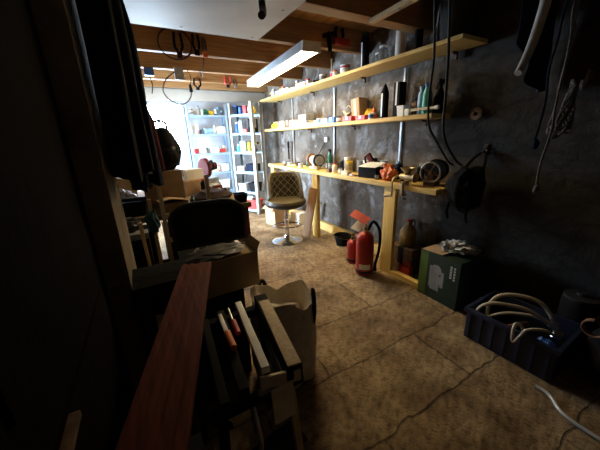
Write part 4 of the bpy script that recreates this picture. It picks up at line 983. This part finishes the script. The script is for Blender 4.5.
MB().lathe([(0, 0), (.13, 0), (.13, .04), (.12, .05), (0, .05)], n=28).box(-.2, .2, .02, .12, 0, .05, .006).build('base', grey, t)
MB().box(-.19, .19, .05, .07, .0505, .12, .004).build('fence', steel, t)
MB().bar((0, .15, .05), (0, .13, .28), .06, .06).build('arm', black, t)
MB().lathe([(0, -.03), (.125, -.03), (.135, -.02), (.135, .02), (.125, .03), (0, .03)], M=Matrix.Translation((-.02, .03, .27)) @ Matrix.Rotation(PI / 2, 4, 'Y')).build('blade_guard', mat('dull_red', (.13, .012, .01), (.09, .008, .007), rough=.7, spec=.2), t)
MB().cyl((.03, .03, .27), (.15, .03, .29), .055, .05).build('motor', redcloth, t)
MB().tube([(-.02, -.06, .33), (-.02, -.14, .37), (-.02, -.17, .30), (-.02, -.11, .26)], .016).build('handle', black, t)
carton('cardboard_box', 'low open cardboard box on left bench below the white carton', (.56, 3.72, LB), .26, .30, .18, cardboard, cream, .15, 'cardboard box')
carton('carton', 'cream white carton lying on the cardboard box on left bench', (.57, 3.72, LB + .183), .22, .16, .12, paper, cardboard, .3)
t = thing('cardboard_sheet', 'flat brown cardboard piece lying on the front of the left bench', 'cardboard', (.24, 2.94, LB), .1)
MB().sheet(lambda u, v: Vector((-.13 + .26 * u, -.12 + .24 * v, .11 + .02 * math.sin(4 * u) - .02 * v)), 10, 6, .006).build('sheet', cardboard, t)
MB().box(-.12, .12, -.11, .11, 0, .088, .004).build('stack', darkcard, t)
tub('tub', 'dark plastic tub at the left front corner of left bench', (-.08, 2.95, LB), .22, .22, .14, black)
bottle('bottle', 'dark green bottle among dark clutter on the left bench', 'bottle', (.41, 2.84, LB), .025, .13, gglass, black, .4)
tub('tub', 'black tub of bits at the right edge of the left bench', (.90, 2.88, LB), .12, .14, .09, black)
bottle('bottle', 'dark oil bottle on the left bench between pan and saw', 'bottle', (.66, 3.50, LB), .04, .20, navycloth, redpl, .5)
t = thing('wooden_mallet', 'brown mallet lying on left bench beside the tub of bits', 'mallet', (.88, 3.64, LB), .2)
MB().bar((0, -.12, .03), (0, .06, .03), .024, .024).build('handle', palew, t); MB().bar((-.06, .08, .036), (.06, .08, .036), .06, .07).build('head', redwood, t)
t = thing('angle_grinder', 'black and grey angle grinder lying right of the round pan', 'grinder', (.82, 3.42, LB), .5)
MB().cyl((-.10, 0, .04), (.08, 0, .04), .034).build('body', black, t); MB().box(.08, .14, -.03, .03, .01, .07, .01).build('head', steel, t)
MB().cyl((.11, 0, .0), (.11, 0, .006), .058, n=24).build('disc', rusty, t)
crumple('plastic_bag', 'grey crumpled bag at the back of left bench behind the backpack', 'bag', (-.2, 3.35, LB), .14, .14, .10, grey, 71)
carton('box', 'dark wooden box at the far left of the left bench', (-.22, 3.9, LB), .34, .40, .26, darkcard, redwood)

carton('box', 'dark wooden box on the left bench carrying the black backpack', (.20, 3.22, LB), .34, .28, .36, darkcard, redwood, .1)
t = thing('backpack', 'black backpack standing on a dark box over the left bench', 'backpack', (.26, 3.21, LB + .361))
b = MB().blob((0, 0, .19), .14, .12, .22, 81, .14, 2.0, 4, .0); b.build('body', blackcloth, t)
MB().blob((.015, -.10, .13), .10, .06, .10, 82, .15, 2.0, 3, .0).build('pocket', blackcloth, t)
MB().cyl((.075, -.14, .215), (.082, -.165, .215), .014).build('buckle', white, t)
MB().tube([(-.06, 0, .38), (-.05, 0, .46), (.05, 0, .46), (.06, 0, .38)], .011).tube([(.10, .05, .33), (.16, .05, .2), (.12, .06, .03)], .013).build('strap', blackcloth, t)

def drape(name, lab, cat, x, y, z0, z1, rx, ry, m, seed, folds=7, lean=0.0):
    """hanging garment: closed folded tube from hanger z1 down to hem z0"""
    t = thing(name, lab, cat, (x, y, z1))
    mb = MB(); n = 48; rows = 18; R = []
    for j in range(rows + 1):
        v = j / rows; z = z1 - v * (z1 - z0)
        w = min(1, .25 + 1.6 * v ** .6) if v < .35 else 1.0 + .12 * (v - .35)
        ring = []
        for i in range(n):
            a = 2 * PI * i / n
            k = 1 + (.10 + .14 * v) * math.sin(folds * a + seed + 1.5 * v) + .10 * noise.noise(Vector((math.cos(a) * 1.5, math.sin(a) * 1.5, z * 3 + seed)))
            ring.append(mb.bm.verts.new((x + lean * v + rx * w * k * math.cos(a), y + ry * w * k * math.sin(a), z + .02 * math.sin(3 * a + seed) * v)))
        R.append(ring)
    for A, Bq in zip(R, R[1:]):
        for i in range(n): mb.bm.faces.new([A[i], A[(i + 1) % n], Bq[(i + 1) % n], Bq[i]])
    mb.bm.faces.new(R[0]); mb.bm.faces.new(R[-1][::-1])
    mb.build('cloth', m, t, world=True, angle=80)
    zt = ZC - .001
    MB().tube([(x, y, z1 - .01), (x, y, (z1 + zt) / 2), (x, y, zt)], .006).build('hanger', steel, t, world=True)
    return t
drape('coat', 'black coat hanging nearest the camera on the left side', 'coat', -.02, 1.74, 1.34, 2.45, .075, .20, blackcloth, 3)
drape('coat', 'long dark navy coat hanging behind the nearest black one', 'coat', .04, 2.22, 1.22, 2.45, .08, .13, navycloth, 5)
drape('jacket', 'maroon jacket hanging low between the dark coats and backpack', 'jacket', .085, 2.56, 1.27, 1.80, .085, .12, redcloth, 8)
drape('jacket', 'dark brown jacket hanging behind the maroon one over left bench', 'jacket', .02, 2.92, 1.10, 1.75, .07, .12, browncloth, 9)

# wooden frame, teal cloth, office chair
t = thing('timber_framework', 'pale wooden frame leaning on the left bench behind the chair', 'frame', (.34, 2.75, 0))
f = MB().box(.115, .150, 2.735, 2.775, 0, 1.19, .003).box(.53, .565, 2.735, 2.775, 0, 1.19, .003).box(.151, .529, 2.737, 2.773, .60, .64, .003).box(.151, .529, 2.737, 2.773, 0, .04, .003)
f.build('frame', palew, t, world=True)
MB().box(.151, .529, 2.752, 2.760, .041, .599, .001).build('panel', black, t, world=True)
t = thing('cloth', 'dark teal cloth hanging over a post left of the chair', 'cloth', (.03, 2.30, 0))
MB().box(.02, .045, 2.30, 2.325, 0, 1.10, .003).build('post', palew, t, world=True)
b = MB().blob((.03, 2.30, .93), .045, .05, .09, 91, .35, 2.4, 4); b.build('cloth', dkteal, t, world=True)
t = thing('broom', 'pale wooden handle standing left of the dark chair', 'broom', (-.02, 2.12, 0))
MB().bar((-.03, 2.12, .03), (-.05, 2.12, .98), .022, .022).build('handle', palew, t, world=True)
MB().box(-.15, .09, 2.08, 2.16, 0, .05, .01).build('brush', black, t, world=True)

t = thing('office_chair', 'black office chair with arched back behind the brown box', 'chair', (.415, 2.34, 0), -.03)
poly = []
def archy(hw, zb, zt, rc, y0, d):
    P = [(-hw * .93, zb), (hw * .93, zb)]
    for k in range(9): a = k / 8 * PI / 2; P.append((hw - rc + rc * math.cos(a), zt - rc * .75 + rc * .75 * math.sin(a)))
    for k in range(9): a = PI / 2 + k / 8 * PI / 2; P.append((-hw + rc + rc * math.cos(a), zt - rc * .75 + rc * .75 * math.sin(a)))
    return P
M = Matrix.Translation((0, -.20, 0)) @ Matrix.Rotation(.10, 4, 'X')
MB().prism(archy(.275, .73, 1.055, .17, 0, 0), .035, Matrix.Translation((0, -.20, 0))).build('backrest', black, t)
rim = [(x, -.20, z) for x, z in archy(.277, .73, 1.055, .17, 0, 0)]
MB().tube(rim, .017, closed=True, smooth=False).build('back_frame', rubber, t)
MB().box(-.25, .25, -.20, .27, .53, .60, .03).build('seat', blackcloth, t)
MB().bar((.12, -.18, .76), (.12, -.18, .56), .06, .02, up=(0, 1, 0)).build('back_bracket', black, t)
MB().cyl((0, .03, .10), (0, .03, .53), .03).build('column', black, t)
sb = MB()
for k in range(5):
    a = k * 2 * PI / 5 + .3; sb.bar((0, .03, .105), (.26 * math.cos(a), .03 + .26 * math.sin(a), .08), .04, .03)
sb.build('base', black, t)
for k in range(5):
    a = k * 2 * PI / 5 + .3; MB().cyl((.25 * math.cos(a) - .012, .03 + .25 * math.sin(a), .03), (.25 * math.cos(a) + .012, .03 + .25 * math.sin(a), .03), .03).build('caster', rubber, t)
t = thing('torn_paper', 'torn white paper lying on the seat of the black chair', 'paper', (.34, 2.20, .601))
MB().sheet(lambda u, v: Vector((-.075 + .15 * u, -.03 + .06 * v, .012 + (.045 * abs(math.sin(5 * u + .5)) + .02 * noise.noise(Vector((u * 6, v * 2, 0)))) * (.4 + v))), 14, 5, .003).build('sheet', paper, t)
MB().box(-.07, .07, -.025, .03, 0, .008, .001).build('pad', paper, t)

# boxes in front of the chair
carton('box', 'black storage bin on the floor under the dark cardboard box', (.30, 1.60, 0), .27, .19, .629, black, grey, 0, 'box')
t = thing('cardboard_box', 'dark brown cardboard box in front of the black office chair', 'cardboard box', (.375, 1.60, .631), .02)
bw, bl, bh = .165, .10, .22
b = MB().box(-bw, bw, -bl, bl, 0, .006, 0).box(-bw, -bw + .006, -bl, bl, .006, bh, 0).box(bw - .006, bw, -bl, bl, .006, bh, 0).box(-bw + .006, bw - .006, -bl, -bl + .006, .006, bh, 0).box(-bw + .006, bw - .006, bl - .006, bl, .006, bh, 0)
b.box(-bw + .007, bw - .007, -bl + .007, bl - .007, .007, bh - .01, 0)
olive = mat('olive_cardboard', (.40, .28, .15), (.32, .22, .115), rough=.85, scale=8)
b.build('body', olive, t)
MB().bar((bw, 0, bh), (bw + .025, 0, bh + .05), .18, .005).build('flap', olive, t)
liner = mat('bin_liner_black', (.010, .010, .011), (.006, .006, .007), rough=.45, spec=.35)
t = thing('bin_liner', 'crumpled black plastic lying over the dark cardboard box', 'plastic sheet', (.35, 1.61, .852))
MB().blob((-.02, .0, .010), .155, .095, .014, 95, .5, 3.0, 4, 0.0).build('heap', liner, t)
MB().blob((.07, .03, .020), .05, .03, .008, 97, .5, 2.4, 3).build('shiny_strip', liner, t)
carton('crate', 'black crate on the floor carrying the far end of the plank', (.02, 1.52, 0), .28, .26, .848, blackcloth, blackcloth, 0, 'crate')
crumple('bin_bag', 'black bin bag on the dark crates left of the office chair', 'bag', (-.18, 2.55, .822), .12, .10, .06, liner, 99)
carton('crate', 'dark crate added to black out the floor left of the office chair', (-.215, 2.47, 0), .40, .42, .43, darkcard, black, 0, 'crate')  # added so lit floor doesn't show through here
carton('crate', 'black crate added on top of the dark crate left of the chair', (-.215, 2.47, .432), .40, .42, .388, black, grey, 0, 'crate')  # upper half of the added dark stack

# white rubble sack
t = thing('rubble_sack', 'open white woven sack with black handles standing on the floor', 'sack', (.635, 1.395, 0))
def sackring():
    mb = MB(); n = 56; prof = [(.0, .0), (.165, .0), (.190, .025), (.204, .12), (.208, .25), (.204, .38), (.196, .45), (.188, .53), (.178, .565), (.165, .55), (.155, .50), (.13, .45), (.06, .47), (0, .475)]
    R = []
    for q, (r, z) in enumerate(prof):
        if r < 1e-5: R.append([mb.bm.verts.new((0, 0, z))]); continue
        ring = []
        for i in range(n):
            a = 2 * PI * i / n
            k = 1 + .05 * (abs(math.sin(2 * a)) - .5) + .09 * noise.noise(Vector((math.cos(a) * 2, math.sin(a) * 2, z * 7))) + .02 * math.sin(11 * a + 4 * z)
            dz = (.04 * math.sin(3 * a + 1) + .05 * noise.noise(Vector((math.cos(a) * 2.2, math.sin(a) * 2.2, 4)))) * max(0, (z - .4) / .18)
            ring.append(mb.bm.verts.new((r * k * math.cos(a), r * k * math.sin(a), z + dz)))
        R.append(ring)
    for A, Bq in zip(R, R[1:]):
        for i in range(n):
            f = []
            for v in (A[i % len(A)], A[(i + 1) % len(A)], Bq[(i + 1) % len(Bq)], Bq[i % len(Bq)]):
                if v not in f: f.append(v)
            if len(f) > 2: mb.bm.faces.new(f)
    return mb
sackring().build('body', sackm, t, angle=70)
for a in (-.5, 1.9):
    ca, sa = math.cos(a), math.sin(a)
    def P(r, da, z): return (r * math.cos(a + da), r * math.sin(a + da), z)
    MB().tube([P(0.197, -.28, .40), P(0.204, -.26, .50), P(0.197, -.15, .58), P(0.192, .0, .60), P(0.197, .15, .57), P(0.204, .26, .49), P(0.197, .28, .40)], .013).build('handle', black, t)
MB().sheet(lambda u, v: Vector((.212 * math.cos(-.95 + .6 * u), .212 * math.sin(-.95 + .6 * u), .43 + .12 * v)), 8, 4, .004).build('patch', black, t)
MB().sheet(lambda u, v: Vector(((.14 + .05 * v) * math.cos(2.3 + 2.4 * u), (.14 + .05 * v) * math.sin(2.3 + 2.4 * u), .53 + .07 * v + .02 * math.sin(9 * u))), 20, 6, .005).build('folded_rim', sackm, t, angle=70)

# folding workbench with its bars, plank
t = thing('folding_workbench', 'black folding workbench with pale jaws at the bottom of picture', 'folding workbench', (.24, .95, 0))
def wb(nm, m, p0, p1, w, h, **k): return MB().bar(p0, p1, w, h, **k).build(nm, m, t, world=True)
wb('jaw', white, (.308, 1.19, .735), (.262, .745, .735), .030, .03)
j2 = wb('jaw', black, (.425, 1.20, .715), (.352, .70, .715), .06, .06)
wb('jaw_top', palew, (.418, 1.13, .749), (.352, .70, .749), .05, .007)
wb('jaw', black, (.222, 1.20, .70), (.175, .72, .70), .035, .05)
wb('jaw', black, (.148, 1.20, .68), (.11, .72, .68), .03, .05)
wb('bracket', cream, (.235, .735, .70), (.375, .700, .70), .012, .05)
wb('bracket_plate', cream, (.305, .712, .675), (.315, .722, .50), .085, .006, up=(0, 1, 0))
wb('cross_bar', black, (.09, 1.205, .66), (.44, 1.205, .66), .04, .04)
wb('cross_bar', black, (.06, .74, .64), (.40, .74, .64), .03, .03)
for nm, m, p0, p1 in (('leg', palew, (.345, .735, .62), (.42, .80, .0)), ('leg', black, (.10, .745, .62), (.06, .70, .0)), ('leg', black, (.43, 1.20, .64), (.43, 1.20, .0)), ('leg', black, (.10, 1.20, .64), (.06, 1.21, .0))):
    wb(nm, m, p0, p1, .035, .03, up=(1, 0, 0))
wb('step', black, (.08, .80, .20), (.44, .86, .20), .12, .02)
wb('brace', black, (.12, .76, .55), (.14, 1.19, .12), .025, .02); wb('brace', black, (.40, .79, .35), (.425, 1.19, .5), .025, .02)
MB().tube([(.20, .74, .61), (.20, .70, .58), (.205, .69, .50), (.20, .69, .46)], .009).build('clamp_handle', steel, t, world=True)
t = thing('chisel', 'orange handled tool lying among the black workbench bars', 'chisel', (.19, .95, .70))
MB().cyl((.20, 1.0, .742), (.198, .90, .742), .016, .014).build('handle', orange, t, world=True); MB().bar((.20, 1.0, .742), (.206, 1.14, .745), .018, .006).build('blade', steel, t, world=True)
t = thing('screwdriver', 'small red handled screwdriver beside the orange handled tool', 'screwdriver', (.265, 1.0, .70))
MB().cyl((.245, 1.06, .742), (.24, .97, .742), .013, .011).build('handle', redpl, t, world=True); MB().cyl((.245, 1.06, .742), (.255, 1.17, .742), .004).build('shaft', steel, t, world=True)
t = thing('timber_offcut', 'pale timber stick standing under the red brown plank', 'timber', (-.02, 1.2, 0))
MB().bar((-.035, .86, .0), (-.03, 1.30, .74), .03, .022).build('stick', palew, t, world=True); MB().cyl((-.03, 1.2, .57), (-.01, 1.2, .57), .003, n=8).build('nail', rusty, t, world=True)
t = thing('sawhorse', 'dark sawhorse under the near end of the red brown plank', 'sawhorse', (-.14, .52, 0))
MB().box(-.33, .02, .49, .55, .77, .845, .004).build('beam', black, t, world=True)
for x, dx in ((-.28, -.06), (-.04, .02)):
    for dy in (-.16, .16): MB().bar((x + dx, .52 + dy, 0), (x, .52 + dy * .15, .769), .05, .03, up=(1, 0, 0)).build('leg', black, t, world=True)
t = thing('plank', 'long red brown grooved plank reaching from bottom left to the box', 'plank', (.08, .95, .86))
p0, p1 = Vector((-.145, .32, .862)), Vector((.185, 1.47, .862))
MB().bar(p0, p1, .150, .022, bev=.002).build('board', redwood, t, world=True)
for q in (-.058, -.022, .022, .058):
    d = (p1 - p0).normalized(); sd = d.cross(Vector((0, 0, 1))).normalized()
    MB().bar(p0 + sd * q + Vector((0, 0, .0135)), p1 + sd * q + Vector((0, 0, .0135)), .021, .006, bev=.002).build('ridge', redwood, t, world=True)

# ------------------------------------------------------------------ daylight, camera, output look
w = bpy.data.worlds.new('sky'); S.world = w; w.use_nodes = True
bg = w.node_tree.nodes['Background']; bg.inputs['Color'].default_value = (.62, .80, 1.0, 1); bg.inputs['Strength'].default_value = 82
def portal(name, loc, rot, sx, sy):
    l = bpy.data.lights.new(name, 'AREA'); l.shape = 'RECTANGLE'; l.size = sx; l.size_y = sy; l.cycles.is_portal = True
    o = bpy.data.objects.new(name, l); C.objects.link(o); o.location = loc; o.rotation_euler = rot
portal('back_window_portal', ((WX0 + WX1) / 2, YB + .15, (WZ0 + WZ1) / 2), (-PI / 2, 0, 0), WX1 - WX0, WZ1 - WZ0)
portal('side_window_portal', (XL - .15, (DY0 + DY1) / 2, (DZ0 + DZ1) / 2), (0, -PI / 2, 0), DZ1 - DZ0, DY1 - DY0)

y, p, r = [math.radians(a) for a in (29.264, 17.42, -1.941)]
fw = Vector((math.sin(y) * math.cos(p), math.cos(y) * math.cos(p), -math.sin(p)))
rt = Vector((math.cos(y), -math.sin(y), 0)); up = rt.cross(fw)
X = rt * math.cos(r) + up * math.sin(r); Y = -rt * math.sin(r) + up * math.cos(r); Z = -fw
cam = bpy.data.cameras.new('camera'); co = bpy.data.objects.new('camera', cam); C.objects.link(co)
co.matrix_world = Matrix(((X.x, Y.x, Z.x, 0), (X.y, Y.y, Z.y, 0), (X.z, Y.z, Z.z, 1.5), (0, 0, 0, 1)))
cam.sensor_width = 36; cam.lens = 281 * 36 / 600; cam.clip_start = .02
S.camera = co
S.view_settings.view_transform = 'Standard'; S.view_settings.look = 'None'
S.view_settings.exposure = -0.18; S.view_settings.gamma = 1; S.view_settings.use_curve_mapping = False
S.cycles.max_bounces = 8; S.cycles.transparent_max_bounces = 12
S.cycles.use_denoising = True
